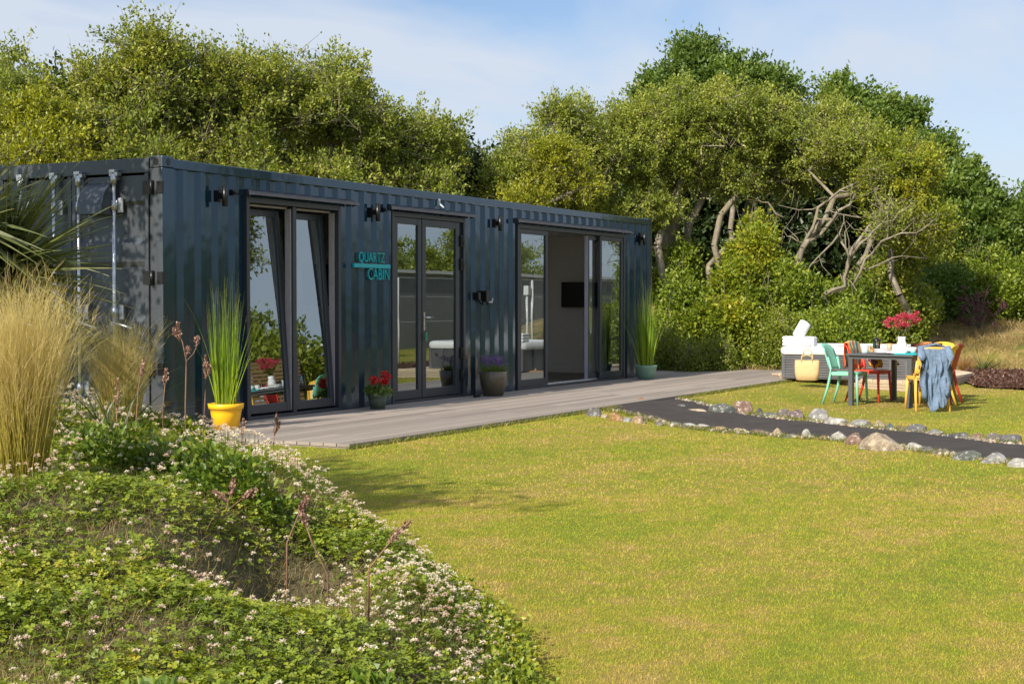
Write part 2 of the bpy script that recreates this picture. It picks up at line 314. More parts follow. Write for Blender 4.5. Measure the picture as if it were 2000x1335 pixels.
# garden banks behind the deck and hedges
def ground_h(x, y):
    x = np.asarray(x, float); y = np.asarray(y, float); u, d = ud(x, y)
    z = np.full(np.broadcast(x, y).shape, LAWN)
    back = np.interp(u, [-14, 0, 3.2, 6, 9.5, 14, 30], [26, 31.5, 31, 30.5, 30.0, 28.5, 26])
    k = d-back
    ys_ = sstep(-11, -8, y); z = z+np.interp(k, [0, 1.5, 4.5, 8, 30], [0, 0.25, 0.95, 1.3, 1.8])*ys_
    z = z+(vnoise(x, y, 1.7, 9)*0.22+vnoise(x, y, 0.6, 8)*0.08)*sstep(0.2, 2.0, k)*ys_
    z = z+0.085*sstep(1.7, 0.1, -2.56-y)*sstep(-2.2, -0.37, x)*(y < 0)
    return z
def grid(name, x0, x1, y0, y1, step, hf, m, keep=None, smooth=True, **kw):
    xs = np.arange(x0, x1+step*0.5, step); ys = np.arange(y0, y1+step*0.5, step); X, Y = np.meshgrid(xs, ys); Z = hf(X, Y)
    V = np.stack([X.ravel(), Y.ravel(), Z.ravel()], 1); nx = len(xs); I = np.arange(len(ys)-1)[:, None]*nx+np.arange(nx-1)[None, :]
    F = np.stack([I, I+1, I+nx+1, I+nx], -1).reshape(-1, 4)
    if keep is not None: k = keep(X, Y).ravel(); F = F[k[F].any(1)]
    o = npmesh(name, V, F, m, smooth=smooth); return o
def nonuni():
    a = np.concatenate([[-400, -200, -100, -60, -35], np.arange(-22, 60, 0.25), [70, 90, 130, 220, 400]]); return a
xs = nonuni(); ys = np.concatenate([[-400, -200, -100, -50], np.arange(-26, 44, 0.25), [55, 80, 130, 220, 400]])
X, Y = np.meshgrid(xs, ys); Z = ground_h(X, Y); nx = len(xs); I = np.arange(len(ys)-1)[:, None]*nx+np.arange(nx-1)[None, :]
gnd = npmesh('ground', np.stack([X.ravel(), Y.ravel(), Z.ravel()], 1), np.stack([I, I+1, I+nx+1, I+nx], -1).reshape(-1, 4), M['lawn'], smooth=True)
tag(gnd, kind='structure')

# vegetation primitives ------------------------------------------------------
def unit(a): return a/np.maximum(np.linalg.norm(a, axis=-1, keepdims=True), 1e-9)
def leaves(C, L, Wd, rng, dirs=None, up=0.3, tint=None, fold=0.15):
    n = len(C); L = np.broadcast_to(L, (n,))*rng.uniform(0.7, 1.3, n); Wd = np.broadcast_to(Wd, (n,))*rng.uniform(0.8, 1.2, n)
    d = rng.normal(size=(n, 3)) if dirs is None else dirs+rng.normal(size=(n, 3))*0.6
    d = unit(d+np.array([0, 0, up])); nn = unit(rng.normal(size=(n, 3))*0.8+np.array([0, 0, 0.9])); s = unit(np.cross(d, nn)); nn = np.cross(s, d)
    a = C; b = C+d*(L*0.45)[:, None]+s*(Wd*0.5)[:, None]+nn*(Wd*fold)[:, None]; c = C+d*L[:, None]; e = C+d*(L*0.45)[:, None]-s*(Wd*0.5)[:, None]+nn*(Wd*fold)[:, None]
    V = np.stack([a, b, c, e], 1).reshape(-1, 3); F = np.arange(4*n).reshape(n, 4)
    return V, F, (rng.random(n) if tint is None else tint)
def ribbons(P, D, L, Wd, rng, K=4, droop=0.3, wind=(0, 0), tint=None, tipw=0.08, grad=None):
    """curved grass blades: roots P, directions D"""
    n = len(P); L = np.broadcast_to(L, (n,)); Wd = np.broadcast_to(Wd, (n,)); D = unit(D); droop = np.broadcast_to(droop, (n,))
    hz = D.copy(); hz[:, 2] = 0; hz = unit(hz+rng.normal(size=(n, 3))*[0.15, 0.15, 0]); side = unit(np.cross(D, rng.normal(size=(n, 3))))
    pos = P.copy(); rows = []
    for k in range(K+1):
        t = k/K; w = Wd*(1-t)+Wd*tipw*t; w = w*(0.7+0.6*math.sin(math.pi*min(1, t*1.2+0.15)))
        rows.append(np.stack([pos-side*(w*0.5)[:, None], pos+side*(w*0.5)[:, None]], 1))
        d = unit(D+np.array([wind[0], wind[1], 0])*t+hz*(droop*t*0.9)[:, None]-np.array([0, 0, 1.0])*(droop*t*t*1.3)[:, None])
        pos = pos+d*(L/K)[:, None]
    A = np.stack(rows, 1)  # n,K+1,2,3
    V = A.reshape(-1, 3); b = (np.arange(n)*(K+1)*2)[:, None]; k = np.arange(K)[None, :]*2
    F = np.stack([b+k, b+k+1, b+k+3, b+k+2], -1).reshape(-1, 4)
    tt = rng.random(n) if tint is None else tint
    if grad is not None: T = np.clip(tt[:, None]*grad[2]+np.linspace(grad[0], grad[1], K)[None, :], 0, 1).ravel()
    else: T = np.repeat(tt, K)
    return V, F, T
def branch_tubes(P0, P1, r0, r1, n=5):
    P0 = np.asarray(P0); P1 = np.asarray(P1); r0 = np.asarray(r0); r1 = np.asarray(r1); m = len(P0); t = unit(P1-P0)
    ref = np.where(np.abs(t[:, 2:3]) > 0.9, [[1.0, 0, 0]], [[0, 0, 1.0]]); a = unit(np.cross(t, ref)); b = np.cross(t, a)
    q = np.arange(n)*2*math.pi/n; cs = np.cos(q)[None, :, None]; sn = np.sin(q)[None, :, None]; ring = a[:, None]*cs+b[:, None]*sn
    V = np.stack([P0[:, None]+ring*r0[:, None, None], P1[:, None]+ring*r1[:, None, None]], 1).reshape(-1, 3)
    k = np.arange(n); k2 = (k+1) % n; base = (np.arange(m)*2*n)[:, None]
    F = np.stack([base+k, base+k2, base+n+k2, base+n+k], -1).reshape(-1, 4); return V, F
def tree(base, ells, nclump, nleaf, lmat, label, cat='tree', group=None, leaf=(0.068, 0.038), seed=1, spread=0.46, rtwig=0.004, fork=0.3, lean=None, name='broadleaf_tree', shell=0.5, twigs=15, rscale=1.0, top_shoots=0, trunkpts=None, flat=0.7):
    """ells: list of (centre xyz, radii xyz, weight)"""
    rng = np.random.default_rng(seed); base = np.array(base, float)
    root = empty(name, base, 0, label, cat, group)
    ws = np.array([e[2] for e in ells], float); ws /= ws.sum(); cs = []
    for e, w in zip(ells, ws):
        k = max(2, int(nclump*w)); v = unit(rng.normal(size=(k, 3))); v[:, 2] = np.where(v[:, 2] < -0.35, -v[:, 2], v[:, 2])
        rr = rng.random(k)**shell*rng.choice([1.0, 1.0, 1.0, 1.0, 1.16, 0.9], k); cs.append(np.array(e[0])+v*rr[:, None]*np.array(e[1]))
    C = np.concatenate(cs)
    for q in range(top_shoots):
        e = ells[rng.integers(len(ells))]; v = unit(rng.normal(size=3)*[1, 1, 0.3]+[0, 0, 0.9]); C = np.vstack([C, np.array(e[0])+v*np.array(e[1])*rng.uniform(1.06, 1.28)])
    nodes = [base]; par = [-1]
    # trunk
    tp = trunkpts if trunkpts is not None else [base+np.array([rng.normal()*0.15, rng.normal()*0.15, 0])*1.0+(np.mean(C, 0)-base)*f*fork for f in (0.35, 0.7, 1.0)]
    for p in tp: par.append(len(nodes)-1); nodes.append(np.array(p, float))
    nf = len(nodes)-1; forkp = nodes[nf]
    order = np.argsort(np.linalg.norm(C-forkp, axis=1)); NA = np.array(nodes); ends = []
    for i in order:
        c = C[i]; A = np.array(nodes[1:]); dd = np.linalg.norm(A-c, axis=1)+0.25*np.linalg.norm(A-forkp, axis=1)
        j = int(np.argmin(dd))+1; p = nodes[j]; dist = np.linalg.norm(c-p); k = max(1, int(dist/0.45)); q = j
        perp = rng.normal(size=3)*dist*0.10
        for m_ in range(1, k+1):
            t = m_/k; pt = p+(c-p)*t+perp*math.sin(math.pi*t)+rng.normal(size=3)*0.05*(m_ < k)+np.array([0, 0, -0.10*dist*math.sin(math.pi*t)]); par.append(q); nodes.append(pt); q = len(nodes)-1
        ends.append(q)
    n = len(nodes); cnt = np.zeros(n)
    for e in ends: cnt[e] += 1
    for i in range(n-1, 0, -1): cnt[par[i]] += cnt[i]
    NA = np.array(nodes); par = np.array(par); rad_ = rscale*0.0075*np.maximum(cnt, 1)**0.42
    ch = np.arange(1, n); P0 = NA[par[1:]]; P1 = NA[1:]; r1 = rad_[1:]; r0 = np.minimum(rad_[par[1:]], r1*1.25+0.003)
    V, F = branch_tubes(P0-base, P1-base, r0, r1, 6)
    npmesh('trunk', V, F, M['bark'], root, smooth=True)
    # twigs
    twigs = max(twigs, 12); tw = np.repeat(C, twigs, 0)+rng.normal(size=(len(C)*twigs, 3))*0.10; td = unit(rng.normal(size=tw.shape)+[0, 0, 0.35]); csz = np.repeat(rng.uniform(0.45, 1.15, len(C)), twigs); te = tw+td*(rng.uniform(0.3, 0.85, len(tw))*csz)[:, None]*spread*1.55
    V2, F2 = branch_tubes(tw-base, te-base, np.full(len(tw), rtwig), np.full(len(tw), rtwig*0.4), 3)
    npmesh('twigs', V2, F2, M['bark'], root)
    # leaves
    nl = int(nclump*nleaf*1.35); wt = np.repeat(rng.random(len(C))**1.2+0.12, twigs)*(0.3+rng.random(len(tw))); pick = rng.choice(len(tw), nl, p=wt/wt.sum()); f = 0.12+0.9*rng.random(nl)**0.7
    cen = tw[pick]+(te-tw)[pick]*f[:, None]+rng.normal(size=(nl, 3))*(0.045+0.0*spread)*np.array([1, 1, 1])*(leaf[0]/0.068)
    clump_t = np.repeat(rng.random(len(C)), twigs); tint = np.clip(clump_t[pick]*0.45+rng.random(nl)*0.6-0.03, 0, 1)
    V3, F3, T3 = leaves(cen-base, leaf[0], leaf[1], rng, dirs=td[pick]*0.7, tint=tint)
    npmesh('crown', V3, F3, lmat, root, tint=T3)
    return root
def E3(px, py, d, rx, ry, depth_r, w=1.0):
    """crown lobe centred at surveyed point, radii given in photograph pixels at that distance"""
    c = pdp(px, py+24, d); k = d/FPX; a = math.radians(28)
    return (tuple(c), (rx*k*0.9, rx*k*0.8, ry*k*0.86), w)
def bpt(px, d):
    p = pdp(px, 600, d); return (p[0], p[1], float(ground_h(p[0], p[1]))-0.05)
#@@TREES
# ================================================================== the container cabin
def fac(px, py, y=0.0):
    r = ray(px, py); return CAM+r*((y-CAM[1])/r[1])
def endw(px, py, x=0.0):
    r = ray(px, py); return CAM+r*((x-CAM[0])/r[0])
LC, WC, HC = 12.86, 2.44, 2.78
cab = empty('container_cabin', (0, 0, 0), 0, 'long dark blue grey shipping container converted into a cabin with glazed doors', 'cabin')
OPEN = [(1.36, 3.17), (4.31, 6.18), (7.73, 11.66)]; OZ0, OZ1 = 0.0, 2.42
def corr_wall(name, y0, sgn, openings, parent, m):
    mb = MB(); x = 0.2; pts = []
    while x < LC-0.2-0.01:
        for dx, dy in ((0, 0.042), (0.068, 0.042), (0.128, 0.0), (0.196, 0.0), (0.256, 0.042)):
            xx = x+dx
            if xx < LC-0.2: pts.append((xx, y0+sgn*dy))
        x += 0.2795
    pts.append((LC-0.2, y0+sgn*0.042))
    def ya(q):
        for (a, b), (c, d) in zip(pts[:-1], pts[1:]):
            if a <= q <= c: return b+(d-b)*(q-a)/(c-a)
        return y0
    brk = sorted(set([p[0] for p in pts]+[q for o in openings for q in o]))
    for a, b in zip(brk[:-1], brk[1:]):
        if b-a < 1e-4: continue
        mid = (a+b)/2; inside = any(o[0] < mid < o[1] for o in openings)
        for z0, z1 in ([(2.46, 2.68)] if inside else [(-0.02, 2.68)]):
            v = [(a, ya(a), z0), (b, ya(b), z0), (b, ya(b), z1), (a, ya(a), z1)]
            mb.add(v, [(0, 1, 2, 3) if sgn > 0 else (3, 2, 1, 0)])
    return mb.build(name, m, parent)
corr_wall('side_wall', 0.0, 1, OPEN, cab, M['steel'])
corr_wall('rear_wall', WC, -1, [], cab, M['steel'])
mb = MB()
for yy in (0, WC-0.06):
    mb.box(0.16, yy-0.012, 2.665, LC-0.16, yy+0.06, 2.765)
mb.build('top_rail', M['steel'], cab, bevel=0.008)
mb = MB()
for yy in (0, WC-0.06): mb.box(0.16, yy-0.004, -0.12, LC-0.16, yy+0.06, -0.018)
mb.build('bottom_rail', M['steel'], cab)
for i, (px_, py_) in enumerate([(0, 0), (LC-0.2, 0), (0, WC-0.16), (LC-0.2, WC-0.16)]):
    mb = MB(); mb.box(px_, py_-0.008, -0.02, px_+0.2, py_+0.168, 2.67); cp_ = mb.build('corner_post', [M['steel'], M['steel_end']], cab, bevel=0.012)
    if px_ == 0: cp_.data.polygons[5].material_index = 1
    for z0 in (-0.13, 2.67):   # corner castings with their oval lifting holes
        mb = MB(); x0, y0 = px_, py_-0.014 if py_ == 0 else py_-0.004
        mb.box(x0-0.006, y0, z0, x0+0.178, y0+0.165, z0+0.118)
        c_ = mb.build('corner_casting', [M['steel'], M['steel_end']], cab, bevel=0.01)
        if px_ == 0: c_.data.polygons[5].material_index = 1
        for face in ('y', 'x'):
            h = MB(); n = 16; vs = []
            for k in range(n):
                q = 2*math.pi*k/n; a = 0.028*math.cos(q); b = 0.045*math.sin(q) if face == 'y' else 0.045*math.sin(q)
                if face == 'y': vs.append((x0+0.088+a, y0-0.003, z0+0.06+b*0.85))
                else: vs.append((x0-0.009, y0+0.085+a*1.3, z0+0.06+b*0.85))
            h.add(vs, [tuple(range(n))]); h.build('lifting_hole', M['black'], c_)
mb = MB(); x = 0.1
mb.box(0.1, 0.05, 2.70, LC-0.1, WC-0.05, 2.735)
while x < LC-0.2: mb.box(x+0.03, 0.1, 2.7352, x+0.13, WC-0.1, 2.752); x += 0.21
mb.build('roof', M['steel'], cab)
mb = MB(); mb.box(0.03, 0.03, -0.11, LC-0.03, WC-0.03, -0.03); mb.build('floor_pan', M['steel'], cab)
# headers, canopies over the openings
CAN = [(1.34, 3.40), (4.22, 6.30), (7.66, 11.76)]
for (a, b), (o0, o1) in zip(CAN, OPEN):
    mb = MB(); mb.cm = 0
    ys, zs = (-0.015, -0.115), (2.545, 2.496)
    mb.add([(a, ys[0], zs[0]), (b, ys[0], zs[0]), (b, ys[1], zs[1]), (a, ys[1], zs[1]), (a, ys[0], zs[0]-0.012), (b, ys[0], zs[0]-0.012), (b, ys[1], zs[1]-0.012), (a, ys[1], zs[1]-0.012)],
           [(3, 2, 1, 0), (4, 5, 6, 7), (0, 1, 5, 4), (1, 2, 6, 5), (2, 3, 7, 6), (3, 0, 4, 7)])
    for e in (a-0.004, b-0.004):
        mb.add([(e, -0.012, 2.545), (e, -0.115, 2.498), (e, -0.115, 2.478), (e, -0.012, 2.46), (e+0.008, -0.012, 2.545), (e+0.008, -0.115, 2.498), (e+0.008, -0.115, 2.478), (e+0.008, -0.012, 2.46)],
               [(0, 1, 2, 3), (7, 6, 5, 4), (0, 4, 5, 1), (1, 5, 6, 2), (2, 6, 7, 3), (3, 7, 4, 0)])
    cn = mb.build('canopy', M['frame'], cab)
    lp = MB(); lp.box(a, -0.124, 2.474, b, -0.116, 2.497); lp.build('drip_edge', plain('aluminium edge highlight', (0.13, 0.115, 0.13), 0.35, 0.3, 0.1), cn)  # highlight along the canopy lip, painted as a paler metal colour
# opening surrounds
def surround(o0, o1, name='opening_frame'):
    mb = MB()
    mb.box(o0, -0.012, 0.0, o0+0.055, 0.12, 2.46); mb.box(o1-0.055, -0.012, 0.0, o1, 0.12, 2.46)
    mb.box(o0+0.055, -0.010, 2.40, o1-0.055, 0.12, 2.46); mb.box(o0+0.055, -0.010, -0.02, o1-0.055, 0.12, 0.035)
    return mb.build(name, M['frame'], cab, bevel=0.004)
def leafm(mb, x0, x1, z0, z1, y0, y1, w, wb=None):
    wb = wb or w
    mb.box(x0, y0, z0, x0+w, y1, z1); mb.box(x1-w, y0, z0, x1, y1, z1)
    mb.box(x0+w, y0+0.002, z1-w, x1-w, y1-0.002, z1); mb.box(x0+w, y0+0.002, z0, x1-w, y1-0.002, z0+wb)
def glazing(parent, x0, x1, z0, z1, y, name='glass_pane'):
    mb = MB(); mb.add([(x0, y, z0), (x1, y, z0), (x1, y, z1), (x0, y, z1)], [(0, 1, 2, 3)]); g = mb.build(name, M['glass'], parent)
    sp = MB()   # pale spacer bar and gasket; wide right band paints in the frame's reflection
    for (a, b, c, d) in ((x0, z0, x0+0.018, z1), (x1-0.045, z0, x1, z1), (x0+0.018, z1-0.03, x1-0.045, z1), (x0+0.018, z0, x1-0.045, z0+0.02)):
        sp.box(a, y+0.006, b, c, y+0.018, d)
    sp.build('spacer_reflection_band', M['spacer'], g); return g
M['spacer'] = plain('pale spacer bar', (0.40, 0.47, 0.52), 0.5, var=0.05)
for o in OPEN: surround(*o)
# --- tilted pair of window leaves
win = MB(); win.box(2.245, 0.02, 0.035, 2.315, 0.10, 2.40); win = win.build('window_mullion', M['frame'], cab, bevel=0.004)
jm_ = plain('white seal strip', (0.34, 0.32, 0.34), 0.6, var=0.1)
for bx__ in [(x0, 0.045, 0.06, x1, 0.12, 2.37) for x0, x1 in ((1.418, 1.432), (2.226, 2.2445), (2.3155, 2.330), (3.098, 3.112))]+[(1.44, 0.09, 2.372, 2.22, 0.17, 2.388), (2.34, 0.09, 2.372, 3.09, 0.17, 2.388)]:
    pj = MB(); pj.box(*bx__); pj.build('inner_jamb', jm_, cab)
for (a, b) in ((1.435, 2.222), (2.334, 3.094)):
    mb = MB(); leafm(mb, a, b, 0, 2.30, -0.03, 0.03, 0.075, 0.10)
    lf = mb.build('window_leaf', M['frame'], cab, bevel=0.005, loc=(0, 0.065, 0.055)); lf.rotation_euler = (rad(-4.2), 0, 0)
    glazing(lf, a+0.07, b-0.07, 0.09, 2.235, -0.012)
    hh = MB(); hh.box(b-0.05, 0.035, 1.0, b-0.02, 0.05, 1.14); hh.tube([(b-0.035, 0.05, 1.1), (b-0.035, 0.08, 1.1), (b-0.035, 0.085, 1.0)], 0.009); hh.build('handle', M['chrome'], lf)
# --- pair of hinged doors
for (a, b, w) in ((4.37, 5.035, 0.085), (5.055, 6.03, 0.095)):
    mb = MB(); leafm(mb, a, b, 0.045, 2.395, 0.0, 0.065, w, 0.115); lf = mb.build('door_leaf', M['frame'], cab, bevel=0.005)
    glazing(lf, a+w-0.005, b-w+0.005, 0.155, 2.395-w+0.005, 0.022)
    if a > 5:
        h = MB(); hx = a+0.035
        h.box(hx-0.018, -0.009, 0.93, hx+0.018, 0.001, 1.17); h.tube([(hx, -0.005, 1.10), (hx, -0.055, 1.10), (hx+0.03, -0.06, 1.10), (hx+0.15, -0.06, 1.097)], 0.011)
        h.build('door_handle', M['chrome'], lf)
        k = MB(); k.tube([(hx, -0.012, 0.99), (hx+0.004, -0.03, 0.985), (hx+0.01, -0.03, 0.93)], 0.004, 5); k.box(hx-0.012, -0.035, 0.79, hx+0.035, -0.03, 0.90)
        k.build('key_tag', plain('green key tag', (0.01, 0.25, 0.10), 0.5), lf)
for py_ in (471, 516, 689, 731):
    z = fac(902, py_)[2]; h = MB(); h.box(6.035, -0.028, z-0.075, 6.075, 0.03, z+0.075); h.tube([(6.08, -0.03, z-0.06), (6.08, -0.03, z+0.06)], 0.016); h.box(6.09, -0.034, z-0.045, 6.128, 0.0, z+0.045)
    h.build('door_hinge', M['black'], cab, bevel=0.004)
mb = MB(); mb.box(6.065, 0.03, 0.035, 6.124, 0.08, 2.40); mb.build('door_jamb', M['frame'], cab)
# --- sliding doors
for (a, b, y) in ((7.79, 8.74, 0.0), (10.66, 11.60, 0.0)):
    mb = MB(); leafm(mb, a, b, 0.045, 2.395, y, y+0.045, 0.075, 0.10); lf = mb.build('sliding_door_leaf', M['frame'], cab, bevel=0.004)
    glazing(lf, a+0.07, b-0.07, 0.14, 2.325, y+0.02)
mb = MB(); leafm(mb, 10.28, 11.20, 0.045, 2.395, 0.052, 0.095, 0.075, 0.10); lf = mb.build('sliding_door_leaf', M['frame'], cab, bevel=0.004); glazing(lf, 10.35, 11.13, 0.14, 2.325, 0.073)
mb = MB(); mb.box(10.268, 0.05, 0.05, 10.279, 0.10, 2.39); mb.build('door_edge_seal', plain('pale lilac seal', (0.36, 0.36, 0.46), 0.5, var=0.05), cab)
for bx__ in ((7.79, 0.048, 0.036, 11.6, 0.051, 0.055), (7.79, 0.10, 0.036, 11.6, 0.106, 0.05), (8.74, -0.008, 0.0352, 10.28, 0.046, 0.042)):
    mb = MB(); mb.box(*bx__); mb.build('sliding_track', M['galv'], cab)
hb = MB(); hb.tube([(10.31, 0.05, 0.80), (10.31, 0.00, 0.80), (10.31, 0.00, 1.35), (10.31, 0.05, 1.35)], 0.011); hb.build('door_handle', M['chrome'], cab)
# --- up-and-down wall lamps
for px_, py_ in ((427, 383), (727, 415), (967, 436), (1250, 466)):
    c = fac(px_, py_); mb = MB(); x, z = c[0], c[2]
    mb.box(x-0.05, -0.03, z-0.06, x+0.05, 0.036, z+0.06); mb.box(x-0.02, -0.07, z-0.03, x+0.02, -0.0302, z+0.03)
    mb.tube([(x, -0.085, z-0.11), (x, -0.085, z+0.11)], 0.029, 16)
    mb.build('wall_lamp', M['black'], cab)
for px_, py_ in ((455, 376), (749, 410)):
    c = fac(px_, py_); mb = MB(); mb.box(c[0]-0.025, -0.02, c[2]-0.03, c[0]+0.025, 0.034, c[2]+0.03); mb.tube([(c[0], -0.02, c[2]), (c[0], -0.05, c[2]-0.01)], 0.015); mb.build('sensor_box', M['black'], cab)
for px_, s in ((928, 0.05), (943, 0.075)):
    c = fac(px_, 578); mb = MB(); mb.box(c[0]-s*0.6, -0.05-s*0.5, c[2]-s*1.1, c[0]+s*0.6, 0.03, c[2]+s); mb.tube([(c[0], -0.07, c[2]-s), (c[0]+0.02, -0.08, c[2]-s-0.05)], 0.02); mb.build('outdoor_socket', M['black'], cab, bevel=0.006)
mb = MB(); c = fac(953, 589); mb.tube([(c[0]-0.05, -0.03, c[2]), (c[0]+0.02, -0.05, c[2]-0.01), (c[0]+0.05, -0.05, c[2]+0.05)], 0.012); mb.build('hose_tap', M['galv'], cab)
c = fac(855, 396); mb = MB(); mb.box(c[0]-0.02, -0.035, c[2]-0.04, c[0]+0.02, 0.034, c[2]+0.05); mb.tube([(c[0], -0.035, c[2]-0.02), (c[0]+0.01, -0.09, c[2]-0.07)], 0.014); mb.build('security_sensor', M['spacer'], cab, bevel=0.006)
# --- name sign
sg = fac(686, 517.5); sg2 = fac(757, 517.5)
mb = MB(); mb.box(sg[0], -0.045, sg[2]-0.028, sg2[0], -0.012, sg[2]+0.022); bar = mb.build('name_sign', M['teal'], cab, bevel=0.003)
def text(body, x0, x1, z0, z1, y, m, parent, name='lettering', ext=0.008, rot=None, off=0.0):
    cu = bpy.data.curves.new(name, 'FONT'); cu.body = body; cu.size = 1; cu.extrude = ext; cu.offset = off; cu.space_character = 1.03
    t = bpy.data.objects.new('t', cu); COL.objects.link(t); dg = bpy.context.evaluated_depsgraph_get(); dg.update()
    me = bpy.data.meshes.new_from_object(t.evaluated_get(dg)); bpy.data.objects.remove(t)
    co = np.zeros(len(me.vertices)*3); me.vertices.foreach_get('co', co); co = co.reshape(-1, 3); mn = co.min(0); mxx = co.max(0)
    q = np.empty_like(co); q[:, 0] = x0+(co[:, 0]-mn[0])/(mxx[0]-mn[0])*(x1-x0); q[:, 2] = z0+(co[:, 1]-mn[1])/(mxx[1]-mn[1])*(z1-z0); q[:, 1] = y-co[:, 2]
    me.vertices.foreach_set('co', q.ravel()); me.materials.clear(); me.materials.append(m); me.update()
    o = bpy.data.objects.new(name, me); return link(o, parent)
a, b = fac(697, 500), fac(747, 515); text('QUARTZ', a[0], b[0], sg[2]+0.021, sg[2]+0.165, -0.028, M['teal'], bar, off=-0.010)
a, b = fac(715, 521), fac(756, 537); text('CABIN', a[0], b[0], sg[2]-0.172, sg[2]-0.030, -0.028, M['teal'], bar, off=-0.010)
# --- end doors with lock rods
for k, (y0, y1) in enumerate(((0.165, 1.215), (1.225, 2.275))):
    mb = MB(); st = [(-0.0, 0.06), (0.012, 0.30), (0.03, 0.36), (0.03, 0.86), (0.012, 0.92), (0.012, 1.10), (0.03, 1.16), (0.03, 1.66), (0.012, 1.72), (0.012, 1.9), (0.03, 1.96), (0.03, 2.30), (0.0, 2.34), (0.0, 2.60)]
    mb.add([(x, y0+0.0, z) for x, z in st]+[(x, y1, z) for x, z in st], [(i, i+1, len(st)+i+1, len(st)+i) for i in range(len(st)-1)])
    mb.box(-0.012, y0, 0.02, 0.04, y0+0.05, 2.62); mb.box(-0.012, y1-0.05, 0.02, 0.04, y1, 2.62)
    d = mb.build('cargo_door', M['steel_end'], cab)
    gk = MB(); gk.box(-0.016, y0-0.006, 0.02, -0.001, y0+0.004, 2.62); gk.build('door_gasket', M['black'], d)
    for yr in ((0.587, 1.075) if k == 0 else (1.426, 1.905)):
        rb = MB(); rb.tube([(-0.06, yr, 0.0), (-0.06, yr, 2.66)], 0.021, 12)
        rb.tube([(-0.06, yr, 2.52), (-0.06, yr, 2.62)], 0.034, 12); rb.box(-0.075, yr-0.06, 2.60, -0.013, yr+0.05, 2.635); rb.box(-0.085, yr-0.03, 2.636, -0.04, yr+0.045, 2.665)
        r_ = rb.build('lock_rod', M['galv'], d)
        for z in (2.3, 1.2, 0.4):
            gb = MB(); gb.box(-0.03, yr-0.09, z-0.075, -0.0125, yr-0.015, z+0.075); gb.tube([(-0.06, yr, z-0.05), (-0.06, yr, z+0.05)], 0.032, 12); gb.build('rod_guide', M['galv'], r_)
        hd = MB(); hd.box(-0.10, yr-0.04, 1.06, -0.05, yr+0.02, 1.10); hd.tube([(-0.09, yr, 1.08), (-0.10, yr-0.10, 1.075), (-0.10, yr-0.27, 1.03)], 0.013); hd.build('rod_handle', M['galv'], r_)
mb = MB(); mb.box(-0.004, 0.17, 2.625, 0.10, WC-0.17, 2.775); mb.build('end_frame', M['steel_end'], cab, bevel=0.006); mb = MB(); mb.box(-0.004, 0.17, -0.12, 0.1, WC-0.17, 0.015); mb.build('end_frame', M['steel_end'], cab, bevel=0.006)
for z in (2.47, 1.55, 0.62):
    h = MB(); h.tube([(-0.022, 0.12, z-0.075), (-0.022, 0.12, z+0.075)], 0.02); h.box(-0.018, 0.12, z-0.07, -0.006, 0.24, z+0.07); h.box(-0.012, -0.011, z-0.06, 0.02, 0.06, z+0.06); h.build('cargo_door_hinge', M['black'], cab)
vc = endw(203, 388); mb = MB(); y0, z0 = vc[1], vc[2]-0.17; n = 10; W2 = 0.17; pr = [(-0.02-0.20*math.sin(math.pi/2*k/n)**1.0 if k < n else -0.22, z0+0.33-0.33*(1-math.cos(math.pi/2*k/n))) for k in range(n+1)]
vs = [(x, y0-W2, z) for x, z in pr]+[(x, y0+W2, z) for x, z in pr]; fs = [(i, i+1, n+1+i+1, n+1+i) for i in range(n)]
mb.add(vs+[(-0.014, y0-W2, z0), (-0.014, y0+W2, z0)], fs, True); mb.add([(x, y0-W2, z) for x, z in pr]+[(-0.014, y0-W2, z0)], [tuple(range(n+2))]); mb.add([(x, y0+W2, z) for x, z in pr]+[(-0.014, y0+W2, z0)], [tuple(range(n+1, -1, -1))])
mb.box(-0.024, y0-W2-0.03, z0-0.01, -0.0125, y0+W2+0.03, z0+0.36)
mb.build('vent_hood', M['steel_end'], cab)
# --- inside
mb = MB(); T = 0.0
mb.add([(0.15, 2.30, 0.03), (12.70, 2.30, 0.03), (12.70, 2.30, 2.5), (0.15, 2.30, 2.5)], [(0, 1, 2, 3)])
mb.add([(12.70, 0.13, 0.03), (12.70, 2.30, 0.03), (12.70, 2.30, 2.5), (12.70, 0.13, 2.5)], [(0, 1, 2, 3)])
mb.add([(0.15, 0.13, 0.03), (0.15, 2.30, 0.03), (0.15, 2.30, 2.5), (0.15, 0.13, 2.5)], [(0, 1, 2, 3)])
mb.add([(0.15, 0.13, 2.49), (12.7, 0.13, 2.49), (12.7, 2.3, 2.49), (0.15, 2.3, 2.49)], [(0, 1, 2, 3)])
e = [0.15]+[q for o in OPEN for q in o]+[12.7]
for a, b in zip(e[0::2], e[1::2]): mb.add([(a, 0.125, 0.03), (b, 0.125, 0.03), (b, 0.125, 2.5), (a, 0.125, 2.5)], [(0, 1, 2, 3)])
for o in OPEN: mb.add([(o[0], 0.125, 2.43), (o[1], 0.125, 2.43), (o[1], 0.125, 2.5), (o[0], 0.125, 2.5)], [(0, 1, 2, 3)])
mb.box(6.75, 0.13, 0.03, 6.83, 2.29, 2.48)
mb.build('interior_lining', M['white'], cab)
mb = MB(); mb.box(0.15, 0.125, 0.0, 12.7, 2.3, 0.028); mb.build('interior_floor', M['laminate'], cab)
mb = MB(); mb.box(12.67, 0.14, 0.03, 12.70-0.001, 2.29, 0.13); mb.build('skirting', M['white'], cab); mb = MB(); mb.box(12.684, 1.27, 0.131, 12.699, 1.285, 2.4); mb.build('panel_joint', M['white'], cab)
